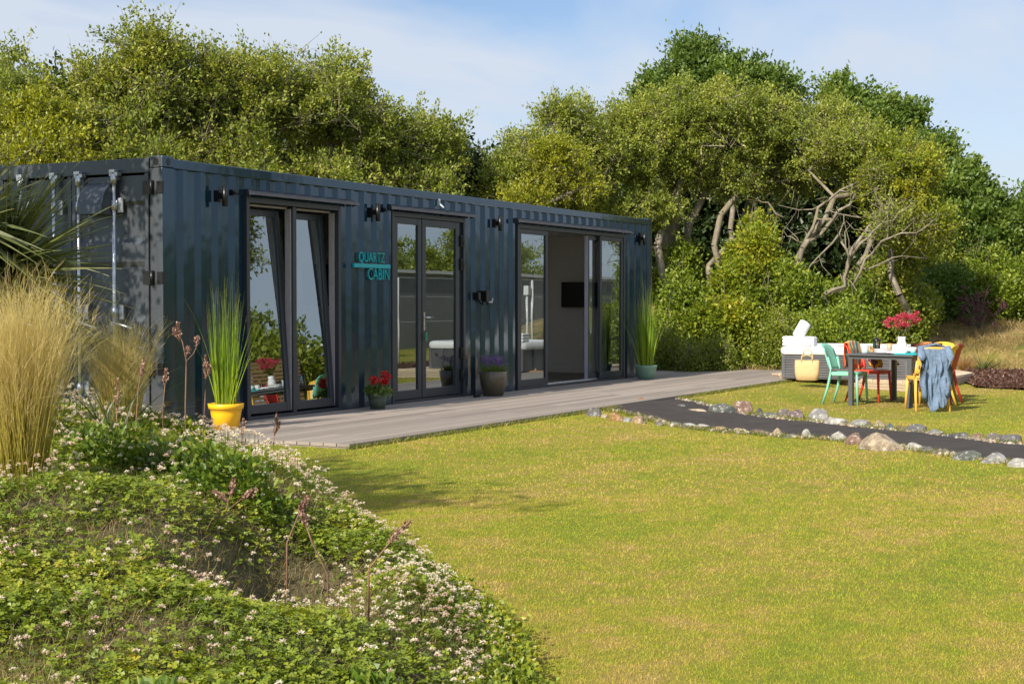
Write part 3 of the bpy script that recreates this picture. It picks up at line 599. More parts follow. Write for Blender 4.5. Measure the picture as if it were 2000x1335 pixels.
# furniture seen through the glass
tv = MB(); tv.box(12.57, 0.78, 1.29, 12.62, 1.76, 1.84); c = endw(1098, 551, 12.6); c2 = endw(1100, 600, 12.6); tv = MB()
tv.box(12.56, c[1]-1.0, c2[2], 12.60, c[1], c[2]); t_ = tv.build('television', plain('television black', (0.004, 0.004, 0.005), 0.25), bevel=0.006); tag(t_, 'flat black television on the pale wall inside the open sliding door', 'television')
tv = MB(); tv.box(12.601, c[1]-0.65, c2[2]+0.15, 12.665, c[1]-0.35, c[2]-0.15); tv.build('wall_bracket', M['black'], t_)
kc = empty('kitchen_units', (1.0, 2.0, 0.03), 0, 'grey kitchen units inside behind the tilted window', 'kitchen units')
mb = MB(); mb.box(-0.7, -0.30, 0.0, 3.1, 0.28, 0.86); mb.build('carcass', plain('grey kitchen doors', (0.17, 0.19, 0.20), 0.5), kc)
mb = MB(); mb.box(-0.72, -0.33, 0.862, 3.12, 0.285, 0.90); mb.build('worktop', plain('worktop', (0.30, 0.28, 0.26), 0.35), kc)
for k in range(6):
    mb = MB(); mb.box(-0.68+k*0.63, -0.322, 0.1, -0.68+k*0.63+0.6, -0.302, 0.84); mb.box(-0.68+k*0.63+0.2, -0.345, 0.74, -0.68+k*0.63+0.4, -0.323, 0.755); mb.build('cupboard_door', plain('grey kitchen door', (0.20, 0.22, 0.23), 0.45), kc)
sf = empty('sofa', (5.6, 1.75, 0.03), 0, 'black sofa inside behind the closed glazed double doors', 'sofa')
fb = plain('black fabric', (0.012, 0.013, 0.014), 0.9)
mb = MB(); mb.box(-1.0, -0.42, 0.08, 1.0, 0.40, 0.42); mb.build('seat', fb, sf, bevel=0.04)
mb = MB(); mb.box(-1.0, 0.20, 0.421, 1.0, 0.42, 0.86); mb.build('backrest', fb, sf, bevel=0.05)
for s in (-1, 1):
    mb = MB(); mb.box(s*1.002, -0.42, 0.08, s*1.18, 0.42, 0.60); mb.build('armrest', fb, sf, bevel=0.04)
pc = MB(); pc.box(5.55, 2.262, 1.25, 6.25, 2.295, 1.85); p_ = pc.build('picture', M['black']); tag(p_, 'black framed dark picture on the cabin wall behind the double doors', 'picture')
pc = MB(); pc.box(5.60, 2.258, 1.30, 6.20, 2.2615, 1.80); pc.build('picture_print', plain('dark print', (0.05, 0.07, 0.07), 0.4, var=0.6, scale=4), p_)

# ================================================================== deck, path, beds
def boards(mb_list, x0, x1, y0, y1, bw, z0, z1, rng, gap=0.010, jit=0.0, seg=4.8):
    """separate boards running along x"""
    y = y1; vs = []
    r = 0
    while y-bw > y0-0.01:
        a = x0-0.01+rng.uniform(-0.004, 0.004); off = float(rng.uniform(0.4, seg)); cuts = [a]+[x0+off+k*seg for k in range(int((x1-x0)/seg)+2) if x0+off+k*seg < x1-0.4]+[x1]
        for p, q in zip(cuts[:-1], cuts[1:]):
            dz = rng.uniform(-jit, jit)*0.4; mb_list.append((p+0.002, y-bw+gap, z0, q-0.002, y, z1+dz))
        y -= bw; r += 1
def board_obj(name, bl, m, parent=None):
    rng = np.random.default_rng(5); V, F, T = [], [], []
    for b in bl:
        x0, y0, z0, x1, y1, z1 = b; e = 0.005; n = len(V)
        V += [(x0, y0, z0), (x1, y0, z0), (x1, y1, z0), (x0, y1, z0), (x0, y0, z1-e), (x1, y0, z1-e), (x1, y1, z1-e), (x0, y1, z1-e), (x0, y0+e, z1), (x1, y0+e, z1), (x1, y1-e, z1), (x0, y1-e, z1)]
        f = [(0, 1, 5, 4), (1, 2, 6, 5), (2, 3, 7, 6), (3, 0, 4, 7), (4, 5, 9, 8), (5, 6, 10, 9), (6, 7, 11, 10), (7, 4, 8, 11), (8, 9, 10, 11)]
        F += [tuple(n+i for i in q) for q in f]; T += [rng.random()]*9
    return npmesh(name, np.array(V), np.array(F), m, parent, tint=T)
rg = np.random.default_rng(3); bl = []
boards(bl, -0.37, 17.2, -2.56, -0.012, 0.1495, -0.03, 0.0, rg)
boards(bl, LC+0.05, 17.2, 0.0, 1.3, 0.145, -0.03, 0.0, rg)
dk = board_obj('deck', bl, M['decking']); tag(dk, kind='structure')
mb = MB(); mb.box(-0.35, -2.555, -0.16, 17.18, -2.53, -0.031); mb.box(-0.37, -2.53, -0.16, -0.345, -0.02, -0.031); mb.box(17.16, -2.53, -0.16, 17.185, 1.25, -0.031)
fs_ = mb.build('deck_edge', M['decking']); tag(fs_, kind='structure')
# curved dark path
up = [(1215, 785), (1262, 786), (1330, 793), (1420, 805), (1500, 814), (1600, 823), (1700, 835), (1800, 845), (1900, 857), (2000, 868), (2180, 888), (2700, 948)]
lo = [(1120, 808), (1165, 809), (1245, 820), (1330, 831), (1430, 841), (1500, 848), (1570, 853), (1660, 860), (1760, 873), (1880, 891), (2150, 926), (2700, 990)]
rj = random.Random(2); up = [(x, y+rj.uniform(-1.5, 1.5)) for x, y in up]; lo = [(x, y+rj.uniform(-1.5, 1.5)) for x, y in lo]
U_ = [gp(*p, z=LAWN+0.012) for p in up]; L_ = [gp(*p, z=LAWN+0.012) for p in lo]
U_[0][1] = L_[0][1] = -2.57
def rs(P, n):
    P = np.array(P); s = np.concatenate([[0], np.cumsum(np.linalg.norm(np.diff(P, axis=0), axis=1))]); t = np.linspace(0, s[-1], n); return np.stack([np.interp(t, s, P[:, i]) for i in range(3)], 1)
UA, LA = rs(U_, 90), rs(L_, 90); nw = 14; V = []
for i in range(90):
    for j in range(nw):
        p = UA[i]*(1-j/(nw-1))+LA[i]*(j/(nw-1)); V.append((p[0], p[1], float(ground_h(p[0], p[1]))+0.012+0.02*math.sin(math.pi*j/(nw-1))+float(vnoise(p[0], p[1], 0.25, 2))*0.012))
I = np.arange(89)[:, None]*nw+np.arange(nw-1)[None]; Fp = np.stack([I, I+nw, I+nw+1, I+1], -1).reshape(-1, 4)
pth = npmesh('path', np.array(V), Fp[:, ::-1], M['grit'], smooth=True); tag(pth, kind='structure')
# bark beds
def bed(name, pts, z=0.02):
    P = [gp(x, y, LAWN+z) for x, y in pts]; bm = bmesh.new(); vs = [bm.verts.new(p) for p in P]; bm.faces.new(vs)
    bmesh.ops.triangulate(bm, faces=bm.faces[:]); bmesh.ops.subdivide_edges(bm, edges=bm.edges[:], cuts=5, use_grid_fill=True)
    for v in bm.verts: v.co.z += float(vnoise(v.co.x, v.co.y, 0.3, 6))*0.08
    me = bpy.data.meshes.new(name); bm.normal_update(); bm.to_mesh(me); bm.free(); me.materials.append(M['mulch']); o = bpy.data.objects.new(name, me); link(o); return tag(o, kind='structure')
bed('bark_bed', [(1270, 719), (1534, 727), (1560, 718), (1560, 700), (1270, 697)], 0.05)
bed('bark_bed', [(1905, 752), (2150, 765), (2150, 728), (1880, 722), (1860, 735)], 0.04)

# ================================================================== tub platform and tub
A_, B_, C_, D_ = gp(1549, 750, LAWN), gp(1806, 767, LAWN), gp(1901, 745, LAWN), gp(1690, 716, LAWN)
plat = empty('wooden_platform', (A_[0], A_[1], LAWN), 0, 'low pale timber platform carrying the hot tub', 'platform')
def inpoly_clip(y, poly):
    xs_ = []
    for i in range(len(poly)):
        (x0, y0), (x1, y1) = poly[i], poly[(i+1) % len(poly)]
        if (y0-y)*(y1-y) < 0: xs_.append(x0+(x1-x0)*(y-y0)/(y1-y0))
    return (min(xs_), max(xs_)) if len(xs_) > 1 else None
poly = [(A_[0], A_[1]), (B_[0], B_[1]), (C_[0], C_[1]), (D_[0]+1.0, A_[1]+0.6), (A_[0]+0.4, A_[1]+0.6)]
poly = [(p[0]-A_[0], p[1]-A_[1]) for p in poly]; V, F, T = [], [], []; y = min(p[1] for p in poly)+0.003; rg = np.random.default_rng(8)
while y < max(p[1] for p in poly)-0.14:
    a = inpoly_clip(y+0.001, poly); b = inpoly_clip(y+0.134, poly)
    if a and b:
        n = len(V); z1 = 0.165+rg.uniform(-0.001, 0.001); z0 = 0.14
        q = [(a[0], y), (a[1], y), (b[1], y+0.134), (b[0], y+0.134)]
        V += [(x, yy, z0) for x, yy in q]+[(x, yy, z1) for x, yy in q]
        F += [tuple(n+i for i in f) for f in ((4, 5, 6, 7), (0, 1, 5, 4), (1, 2, 6, 5), (2, 3, 7, 6), (3, 0, 4, 7))]; T += [rg.random()]*5
    y += 0.142
npmesh('top_boards', np.array(V), np.array(F), M['newdeck'], plat, tint=T)
mb = MB(); pl_ = [Vector((p[0], p[1], 0)) for p in poly]
for i in (0, 1, 2):
    p, q = pl_[i], pl_[(i+1) % 5]; d = (q-p).normalized(); nrm = Vector((d.y, -d.x, 0))
    if i == 0: nrm = Vector((-abs(d.y), abs(d.x), 0)) if nrm.x > 0 else nrm
    if i == 1 and nrm.y > 0: nrm = -nrm
    if i == 2 and nrm.x < 0: nrm = -nrm
    for k in range(3):
        z0, z1 = 0.005+k*0.047, 0.005+k*0.047+0.042
        a, b = p+nrm*0.004, q+nrm*0.004; c_, d_ = q-nrm*0.02, p-nrm*0.02
        mb.add([(v.x, v.y, z0) for v in (a, b, c_, d_)]+[(v.x, v.y, z1) for v in (a, b, c_, d_)], [(0, 1, 5, 4), (1, 2, 6, 5), (2, 3, 7, 6), (3, 0, 4, 7), (4, 5, 6, 7), (0, 3, 2, 1)])
fo = mb.build('fascia_boards', M['newdeck'], plat)
PZ = LAWN+0.165
tc_ = gp(1525, 737, PZ-0.0); t0 = Vector((tc_[0]+0.12, tc_[1]+0.05, PZ)); tub = empty('hot_tub', t0, rad(4), 'sunken hot tub with white rim and grey slatted sides', 'hot tub')
TW, TD, TH_ = 2.15, 2.1, 0.40     # along -y, along +x, cladding height
cl = plain('grey composite cladding', (0.085, 0.085, 0.095), 0.6, var=0.2, scale=5)
mb = MB(); mb.box(0.03, -TW+0.03, -0.02, TD-0.03, -0.03, TH_)
k = 0.0
while k < TH_-0.03: mb.box(0.018, -TW+0.05, k+0.004, 0.0305, -0.05, k+0.036); k += 0.042
k = 0.06
mb.box(0.01, -TW+0.02, -0.01, 0.07, -TW+0.08, TH_); mb.box(0.01, -0.08, -0.01, 0.07, -0.02, TH_); mb.box(0.0, -TW+0.30, -0.01, 0.02, -TW+0.34, TH_-0.01)
mb.build('cabinet', cl, tub, bevel=0.003)
mb = MB()   # rim: rounded ring
def rrect(x0, x1, y0, y1, r, n=6):
    o = []
    for cx, cy, a0 in ((x1-r, y1-r, 0), (x0+r, y1-r, 90), (x0+r, y0+r, 180), (x1-r, y0+r, 270)):
        for k in range(n+1): q = rad(a0+90*k/n); o.append((cx+r*math.cos(q), cy+r*math.sin(q)))
    return o
rings = []
for ins, z, r in ((0.0, TH_-0.01, 0.12), (-0.02, TH_+0.03, 0.14), (-0.01, TH_+0.10, 0.14), (0.03, TH_+0.13, 0.13), (0.20, TH_+0.125, 0.15), (0.26, TH_+0.07, 0.2), (0.36, TH_-0.08, 0.25), (0.5, TH_-0.35, 0.3)):
    rings.append([(x, y, z) for x, y in rrect(ins, TD-ins, -TW+ins, -ins, max(0.05, r))])
n = len(rings[0]); mb.add([p for r in rings for p in r], [(i*n+k, i*n+(k+1) % n, (i+1)*n+(k+1) % n, (i+1)*n+k) for i in range(len(rings)-1) for k in range(n)], True)
mb.build('rim', M['white_plastic'], tub)
wm, wt, wb_ = mat('tub water'); wb_.inputs['Base Color'].default_value = (0.10, 0.20, 0.24, 1); wb_.inputs['Roughness'].default_value = 0.03; bump(wt, wb_, noise(wt, 6, 2), 0.15, 0.02)
mb = MB(); mb.add([(x, y, TH_+0.02) for x, y in rrect(0.27, TD-0.27, -TW+0.27, -0.27, 0.2)], [tuple(range(n))]); mb.build('water', wm, tub)
mb = MB(); mb.box(0.06, -1.35, TH_+0.131, 0.17, -0.95, TH_+0.139); mb.build('control_panel', M['black'], tub)
mb = MB(); mb.tube([(0.0, -TW+0.2, 0.27), (-0.012, -TW+0.2, 0.27)], 0.02); mb.build('drain_cap', M['black'], tub)
towel = plain('white towelling', (0.80, 0.80, 0.83), 0.95, var=0.05, scale=120, bmp=0.5)
def tl(x, y, z): return tub.matrix_world @ Vector((x, y, z))
bpy.context.view_layer.update()
mb = MB(); 
for k in range(3): mb.box(0.03, -0.52+k*0.01, 0.0+k*0.055, 0.30, -0.02, 0.05+k*0.055)
mb.box(0.05, -0.56, 0.0, 0.28, -0.5, 0.15)
o = mb.build('folded_towel', towel, None, bevel=0.02, loc=tuple(tl(0, 0, TH_+0.132))); tag(o, 'stack of folded white towels on the corner of the tub rim', 'towel')
mb = MB(); mb.tube([(0, 0.075, -0.13), (0.0, 0.07, -0.115), (0, -0.065, 0.115), (0, -0.075, 0.13)], [0.05, 0.098, 0.098, 0.05], 18)
sp = [(0.075*math.cos(q)*(1-q/14), 0, 0.075*math.sin(q)*(1-q/14)) for q in np.linspace(0, 12, 40)]
o = mb.build('rolled_towel', towel, None, loc=tuple(tl(0.16, -0.33, TH_+0.132+0.165+0.11))); tag(o, 'rolled white towel leaning on top of the folded towels', 'towel')

# ================================================================== pots and potted plants
def pot(name, loc, prof, m, label, cat='plant pot', n=32):
    root = empty(name, loc, 0, label, cat); mb = MB(); mb.lathe(prof, n); mb.build('pot', m, root)
    top = [p for p in prof]; z = max(p[1] for p in prof)-0.035; r = min(p[0] for p in prof if p[1] > z-0.02)*0.97
    mb = MB(); mb.lathe([(0.0, z+0.01), (r*0.6, z+0.008), (r, z)], n); mb.build('compost', M['soil'], root); return root
def potted_reed(root, h, r, z, m, seed, nb=330, sway=0.10):
    rng = np.random.default_rng(seed); a = rng.random(nb)*6.283; q = np.sqrt(rng.random(nb))*r*0.62
    P = np.stack([q*np.cos(a), q*np.sin(a), np.full(nb, z)], 1); D = np.stack([np.cos(a)*sway*rng.random(nb)*1.9*q/r*1.3, np.sin(a)*sway*rng.random(nb)*1.9*q/r*1.3, np.ones(nb)], 1)+rng.normal(size=(nb, 3))*[0.02, 0.02, 0]
    out = rng.random(nb) < 0.07; D[out, :2] *= 3.0
    L = h*rng.triangular(0.42, 0.75, 1.12, nb); V, F, T = ribbons(P, D, L, 0.0085, rng, K=7, droop=-0.10*(1-out)+0.35*out, tint=rng.random(nb)*0.55+0.15, grad=(0.25, -0.25, 1.0))
    tip = (np.tile(np.arange(7), nb) >= 6) & np.repeat(rng.random(nb) < 0.5, 7); T = np.where(tip, 0.97, T)
    npmesh('foliage', V, F, m, root, tint=T)
yel = plain('yellow plastic pot', (0.85, 0.47, 0.01), 0.35, var=0.04)
c = gp(442, 838); K = 0.95
yp = pot('potted_reed', (0.42, -0.47, 0.0), [(0.115, 0.0), (0.13, 0.0), (0.155, 0.16), (0.165, 0.205), (0.178, 0.207), (0.185, 0.26), (0.176, 0.262), (0.168, 0.22)], yel, 'tall green reed grass in a yellow pot beside the tilted window', 'potted plant')
mb = MB(); mb.add([(0.135*math.cos(q)*-0.0-0.13, 0.012*math.cos(q), 0.035+0.012*math.sin(q)) for q in np.linspace(0, 6.0, 8)], [tuple(range(8))]); mb.build('drain_hole', M['black'], yp)
potted_reed(yp, 1.32, 0.17, 0.22, M['reed'], 4, 210, 0.09)
gp2 = pot('potted_reed', (11.66, -0.40, 0.0), [(0.12, 0.0), (0.135, 0.01), (0.185, 0.20), (0.195, 0.235), (0.187, 0.24), (0.176, 0.2)], plain('sage green pot', (0.17, 0.30, 0.22), 0.45, var=0.12), 'tall green reed grass in a pale green pot at the far end of the cabin', 'potted plant')
potted_reed(gp2, 1.45, 0.20, 0.2, M['reed'], 5, 300, 0.11)
lv = pot('potted_lavender', (6.45, -0.30, 0.0), [(0.125, 0.0), (0.14, 0.0), (0.185, 0.22), (0.20, 0.34), (0.185, 0.345), (0.175, 0.28)], plain('glazed olive brown pot', (0.10, 0.085, 0.055), 0.22, var=0.25, scale=6), 'purple lavender in a glazed brown pot between double doors and sliding doors', 'potted plant')
rng = np.random.default_rng(6); nb = 420; a = rng.random(nb)*6.283; q = np.sqrt(rng.random(nb))*0.15
P = np.stack([q*np.cos(a), q*np.sin(a), np.full(nb, 0.31)], 1); D = np.stack([np.cos(a)*q*5*rng.random(nb), np.sin(a)*q*5*rng.random(nb), np.ones(nb)], 1)
V, F, T = ribbons(P, D, rng.uniform(0.08, 0.17, nb), 0.008, rng, K=3, droop=0.2); npmesh('foliage', V, F, M['leaf_dark'], lv, tint=T)
nb = 46; a = rng.random(nb)*6.283; q = np.sqrt(rng.random(nb))*0.2; tp = np.stack([q*np.cos(a), q*np.sin(a), 0.47+rng.uniform(-0.04, 0.06, nb)], 1)
cc = np.repeat(tp, 26, 0)+rng.normal(size=(nb*26, 3))*[0.009, 0.009, 0.022]; V, F, T = leaves(cc, 0.016, 0.012, rng, up=0.6); npmesh('flower_heads', V, F, M['purple'], lv, tint=T)
gr = pot('potted_geranium', (3.55, -0.28, 0.0), [(0.075, 0.0), (0.088, 0.0), (0.112, 0.12), (0.115, 0.145), (0.125, 0.15), (0.128, 0.195), (0.119, 0.197), (0.11, 0.16)], plain('dull green clay pot', (0.075, 0.105, 0.075), 0.6, var=0.25), 'red geranium in a small dull green pot left of the double doors', 'potted plant')
nb = 170; a = rng.random(nb)*6.283; q = np.sqrt(rng.random(nb))*0.17; cc = np.stack([q*np.cos(a), q*np.sin(a), 0.19+rng.random(nb)*0.13*(1.2-q/0.2)], 1); V, F, T = leaves(cc, 0.055, 0.055, rng, up=0.1, fold=0.1); npmesh('foliage', V, F, M['leaf_dark'], gr, tint=T)
for hx, hy, hz, hr in ((-0.11, -0.04, 0.36, 0.065), (0.09, -0.06, 0.40, 0.07), (0.0, -0.1, 0.33, 0.045)):
    v = unit(rng.normal(size=(90, 3)))*[hr, hr, hr*0.7]*rng.uniform(0.6, 1, (90, 1)); V, F, T = leaves(v+[hx, hy, hz], 0.03, 0.028, rng, up=0.2)
    s_ = npmesh('flower_head', V, F, M['red_petal'], gr, tint=T)
    mb = MB(); mb.tube([(hx*0.3, hy*0.3, 0.18), (hx, hy, hz)], 0.004, 5); mb.build('flower_stem', M['stalk'], gr)
mb = MB(); c = gp(945, 776); mb.box(-0.05, -0.03, 0, 0.06, 0.02, 0.035); mb.tube([(0.0, -0.03, 0.02), (0.03, -0.06, 0.03)], 0.012); o = mb.build('door_stop', M['black'], None, bevel=0.01, loc=(c[0], c[1]+0.12, 0.0)); tag(o, 'small black door stop on the deck left of the lavender pot', 'door stop')
# ================================================================== table, chairs, things on them
TZ = LAWN
FL = Vector((8.72, -4.68, TZ)); d1 = Vector((-0.36, -0.933, 0)).normalized(); d2 = Vector((0.933, -0.02, 0)).normalized()
d2 = (d2+Vector((-d1.y, d1.x, 0))*0.8).normalized(); d1 = Vector((d2.y, -d2.x, 0)); 
TL, TWD, TT = 1.50, 0.92, 0.72
taz = math.atan2(d2.y, d2.x)
tbl = empty('garden_table', FL, taz, 'dark grey metal garden table laid for a meal on the lawn', 'table')
tm = plain('dark grey powder coat', (0.075, 0.08, 0.088), 0.42, var=0.08)
mb = MB(); mb.box(-0.03, -TWD-0.03, TT-0.028, TL+0.03, 0.03, TT); mb.build('tabletop', tm, tbl, bevel=0.005)
mb = MB(); mb.box(0.0, -TWD, TT-0.07, TL, -TWD+0.03, TT-0.0285); mb.box(0.0, -0.03, TT-0.07, TL, 0.0, TT-0.0285); mb.box(0.001, -TWD+0.03, TT-0.07, 0.03, -0.03, TT-0.0285); mb.box(TL-0.03, -TWD+0.03, TT-0.07, TL-0.001, -0.03, TT-0.0285); mb.build('apron', tm, tbl)
for x in (0, TL-0.06):
    for y in (-TWD, -0.06):
        mb = MB(); mb.box(x-0.002, y-0.002, 0, x+0.062, y+0.062, TT-0.0288); mb.build('leg', tm, tbl, bevel=0.004)
def tp(a, b, z=TT+0.001):   # a along the table (away), b across (to the right)
    v = FL+d2*a+d1*b; return Vector((v.x, v.y, TZ+z))
def make_chair(c, label, rough=0.45):
    """origin between the legs on the ground; sitter faces +x; stackable moulded chair"""
    r = empty('garden_chair', (0, 0, 0), 0, label, 'chair', 'stacking chairs round the garden table')
    m = plain('painted '+label.split()[0], c, rough, var=0.05)
    # seat: dished
    nx_, ny_ = 9, 9; V = []; 
    for i in range(nx_):
        for j in range(ny_):
            u, v = i/(nx_-1)*2-1, j/(ny_-1)*2-1; w = 0.215-0.02*(1-u)*0.5
            V.append((u*0.21, v*w, 0.455-0.016*(1-v*v)*(1-u*u)-0.015*max(0, u-0.6)))
    mb = MB(); top = len(V); V2 = [(x, y, z-0.02) for x, y, z in V]; F = [(i*ny_+j, (i+1)*ny_+j, (i+1)*ny_+j+1, i*ny_+j+1) for i in range(nx_-1) for j in range(ny_-1)]
    rim = [i*ny_ for i in range(nx_)]+[(nx_-1)*ny_+j for j in range(1, ny_)]+[i*ny_+ny_-1 for i in range(nx_-2, -1, -1)]+[j for j in range(ny_-2, 0, -1)]
    F2 = [tuple(top+k for k in reversed(f)) for f in F]+[(rim[(k+1) % len(rim)], rim[k], top+rim[k], top+rim[(k+1) % len(rim)]) for k in range(len(rim))]
    mb.add(V+V2, F+F2, True); mb.build('seat', m, r, bevel=0)
    mb = MB()
    for s in (-1, 1): mb.box(-0.19, s*0.185, 0.405, 0.19, s*0.21, 0.44)
    mb.box(-0.2, -0.19, 0.405, -0.175, 0.19, 0.438); mb.box(0.175, -0.19, 0.405, 0.198, 0.19, 0.438); mb.build('seat_frame', m, r, bevel=0.004)
    for s in (-1, 1):
        mb = MB(); mb.tube([(0.185, s*0.19, 0.45), (0.195, s*0.20, 0.25), (0.21, s*0.215, 0.0)], [0.021, 0.019, 0.015], 8); mb.build('leg', m, r)
        mb = MB(); mb.tube([(-0.235, s*0.195, 0.66), (-0.195, s*0.198, 0.50), (-0.185, s*0.20, 0.42), (-0.23, s*0.21, 0.22), (-0.30, s*0.225, 0.0)], [0.016, 0.02, 0.022, 0.019, 0.015], 8); mb.build('leg', m, r)
    V = []; na, nb_ = 11, 9
    for i in range(na):
        t = i/(na-1); z = 0.49+0.36*t; x = -0.195-0.11*t-0.02*max(0, t-0.75)*4*(t-0.75)*4
        hw = 0.20*(1-0.12*max(0, t-0.7)/0.3) if t < 1 else 0.172
        for j in range(nb_):
            v = j/(nb_-1)*2-1; V.append((x-0.028*(1-v*v), v*hw, z-(0.0 if t < 0.9 else 0.03*v*v)))
    mb = MB(); top = len(V); V2 = [(x-0.018, y, z) for x, y, z in V]; F = [(i*nb_+j, i*nb_+j+1, (i+1)*nb_+j+1, (i+1)*nb_+j) for i in range(na-1) for j in range(nb_-1)]
    rim = [i*nb_ for i in range(na)]+[(na-1)*nb_+j for j in range(1, nb_)]+[i*nb_+nb_-1 for i in range(na-2, -1, -1)]+[j for j in range(nb_-2, 0, -1)]
    F2 = [tuple(top+k for k in reversed(f)) for f in F]+[(rim[k], rim[(k+1) % len(rim)], top+rim[(k+1) % len(rim)], top+rim[k]) for k in range(len(rim))]
    mb.add(V+V2, F+F2, True); mb.build('backrest', m, r)
    return r
def put(o, a, b, ang, z=0): v = tp(a, b, 0); o.location = (v.x, v.y, TZ+z); o.rotation_euler = (0, 0, taz+rad(ang)); return o
# b<0: left side of the table seen from the camera, facing right (across the table = -y local = ang -90)
mint = put(make_chair((0.20, 0.50, 0.38), 'mint green chair at the near left side of the table'), 0.30, -0.14, -84)
redc = put(make_chair((0.62, 0.055, 0.035), 'coral red chair draped with a striped towel behind the mint chair'), 0.98, -0.10, -90)
yelc = put(make_chair((0.78, 0.47, 0.06), 'yellow chair tucked under the near right corner of the table'), 0.50, 0.98, 96)
jacc = put(make_chair((0.74, 0.43, 0.08), 'yellow chair hung with a denim jacket right of the table'), -0.17, 1.20, 40)
redd = put(make_chair((0.40, 0.028, 0.022), 'dark red chair at the far right side of the table behind the jacket'), 1.15, 0.80, 92)
yelf = put(make_chair((0.72, 0.40, 0.04), 'amber chair at the far end of the table'), 1.78, 0.50, 178)
# striped towel over the red chair back
def stripes():
    m, t, b = mat('striped towel'); tc = N(t, 'ShaderNodeTexCoord'); sp = N(t, 'ShaderNodeSeparateXYZ'); t.links.new(tc.outputs['Object'], sp.inputs[0])
    mr = N(t, 'ShaderNodeMapRange'); mr.inputs[1].default_value = -0.22; mr.inputs[2].default_value = 0.22; t.links.new(sp.outputs[1], mr.inputs[0])
    cols = [(0.60, 0.10, 0.03), (0.70, 0.38, 0.10), (0.02, 0.22, 0.24), (0.66, 0.42, 0.14), (0.55, 0.10, 0.03), (0.03, 0.28, 0.28), (0.72, 0.50, 0.22), (0.03, 0.14, 0.20), (0.02, 0.26, 0.26), (0.62, 0.30, 0.06), (0.72, 0.5, 0.2), (0.5, 0.06, 0.03)]
    c = ramp(t, mr.outputs[0], [(i/len(cols), q) for i, q in enumerate(cols)]); c.node.color_ramp.interpolation = 'CONSTANT'
    t.links.new(c, b.inputs['Base Color']); b.inputs['Roughness'].default_value = 0.95; bump(t, b, noise(t, 200, 2), 0.4, 0.004); return m
def drape(name, front, back, hw, m, crown_z, crown_x, seed, folds=0.02, nf=5, hemj=0.05, narrow=0.0, lean=0.11):
    """cloth over a chair back: profile from the front hem, over the top, to the back hem"""
    rng = np.random.default_rng(seed); prof = []; n = 26
    Ltot = front+back
    for i in range(2*n+1):
        s = i/(2*n)*Ltot-front      # <0 front, >0 back
        if s < 0: z = crown_z+s; x = crown_x+0.02+0.02*min(1, -s*10)+lean*(-s)*0.9
        else: z = crown_z-s; x = crown_x-0.035-0.012*min(1, s*10)+lean*s*(0.3 if s > 0.38 else 0.75)-0.05*max(0, s-0.38)
        if abs(s) < 0.03: z = crown_z+0.012*(1-abs(s)/0.03); 
        prof.append((x, z, s))
    m_ = 30; ph = rng.uniform(0, 6.28, 6); V = []
    for x, z, s in prof:
        far = min(1, abs(s)/0.25)
        for j in range(m_):
            v = j/(m_-1)*2-1; hem = hemj*math.sin(v*2.1+ph[0])*abs(s)/Ltot*2+hemj*0.6*math.sin(v*7+ph[1])*abs(s)/Ltot
            w = folds*far*(math.sin(v*nf*3.1+ph[2]+s*1.5)+0.5*math.sin(v*nf*7.3+ph[3]-s*5))+folds*0.7*far*math.sin(s*17+v*4+ph[4])
            sg = 1 if s < 0 else -1
            V.append((x+sg*abs(w)*1.0, v*hw*(1-narrow*abs(s)/Ltot)+0.012*far*math.sin(s*14+ph[5]), z-hem-0.03*v*v))
    V = np.array(V); I = np.arange(2*n)[:, None]*m_+np.arange(m_-1)[None]; F = np.stack([I, I+1, I+m_+1, I+m_], -1).reshape(-1, 4)
    o = npmesh(name, V, F, m, None, smooth=True); sd = o.modifiers.new('cloth', 'SOLIDIFY'); sd.thickness = 0.008; return o
o = drape('striped_towel', 0.36, 0.40, 0.20, stripes(), 0.865, -0.305, 3, folds=0.012); o.location = redc.location; o.rotation_euler = redc.rotation_euler; tag(o, 'teal, orange and cream striped towel hung over the red chair', 'towel')
den = plain('faded denim', (0.13, 0.19, 0.29), 0.9, var=0.25, scale=22, bmp=0.4)
def jacket():
    r = empty('denim_jacket', jacc.location, jacc.rotation_euler[2], 'faded blue denim jacket hung on the right chair', 'jacket')
    b = drape('body', 0.30, 0.72, 0.19, den, 0.872, -0.31, 12, folds=0.03, nf=3, hemj=0.10, lean=0.05); b.parent = r
    for s, zz, yy in ((-1, 0.0, 0.21), (1, 0.03, -0.05)):
        mb = MB(); x = -0.375
        mb.tube([(x+0.05, s*0.18, 0.85), (x-0.035, s*0.185, 0.72), (x-0.05, s*0.175, 0.55), (x-0.035, s*0.17, 0.40), (x-0.03, s*0.15, 0.27-zz), (x-0.028, s*0.145, 0.21-zz)], [0.04, 0.052, 0.043, 0.04, 0.042, 0.036], 12, flat=0.7)
        mb.build('sleeve', den, r)
    mb = MB(); mb.tube([(-0.33, -0.11, 0.86), (-0.36, 0, 0.885), (-0.33, 0.11, 0.86)], [0.02, 0.035, 0.02], 8, flat=0.5); mb.build('collar', den, r)
jacket()
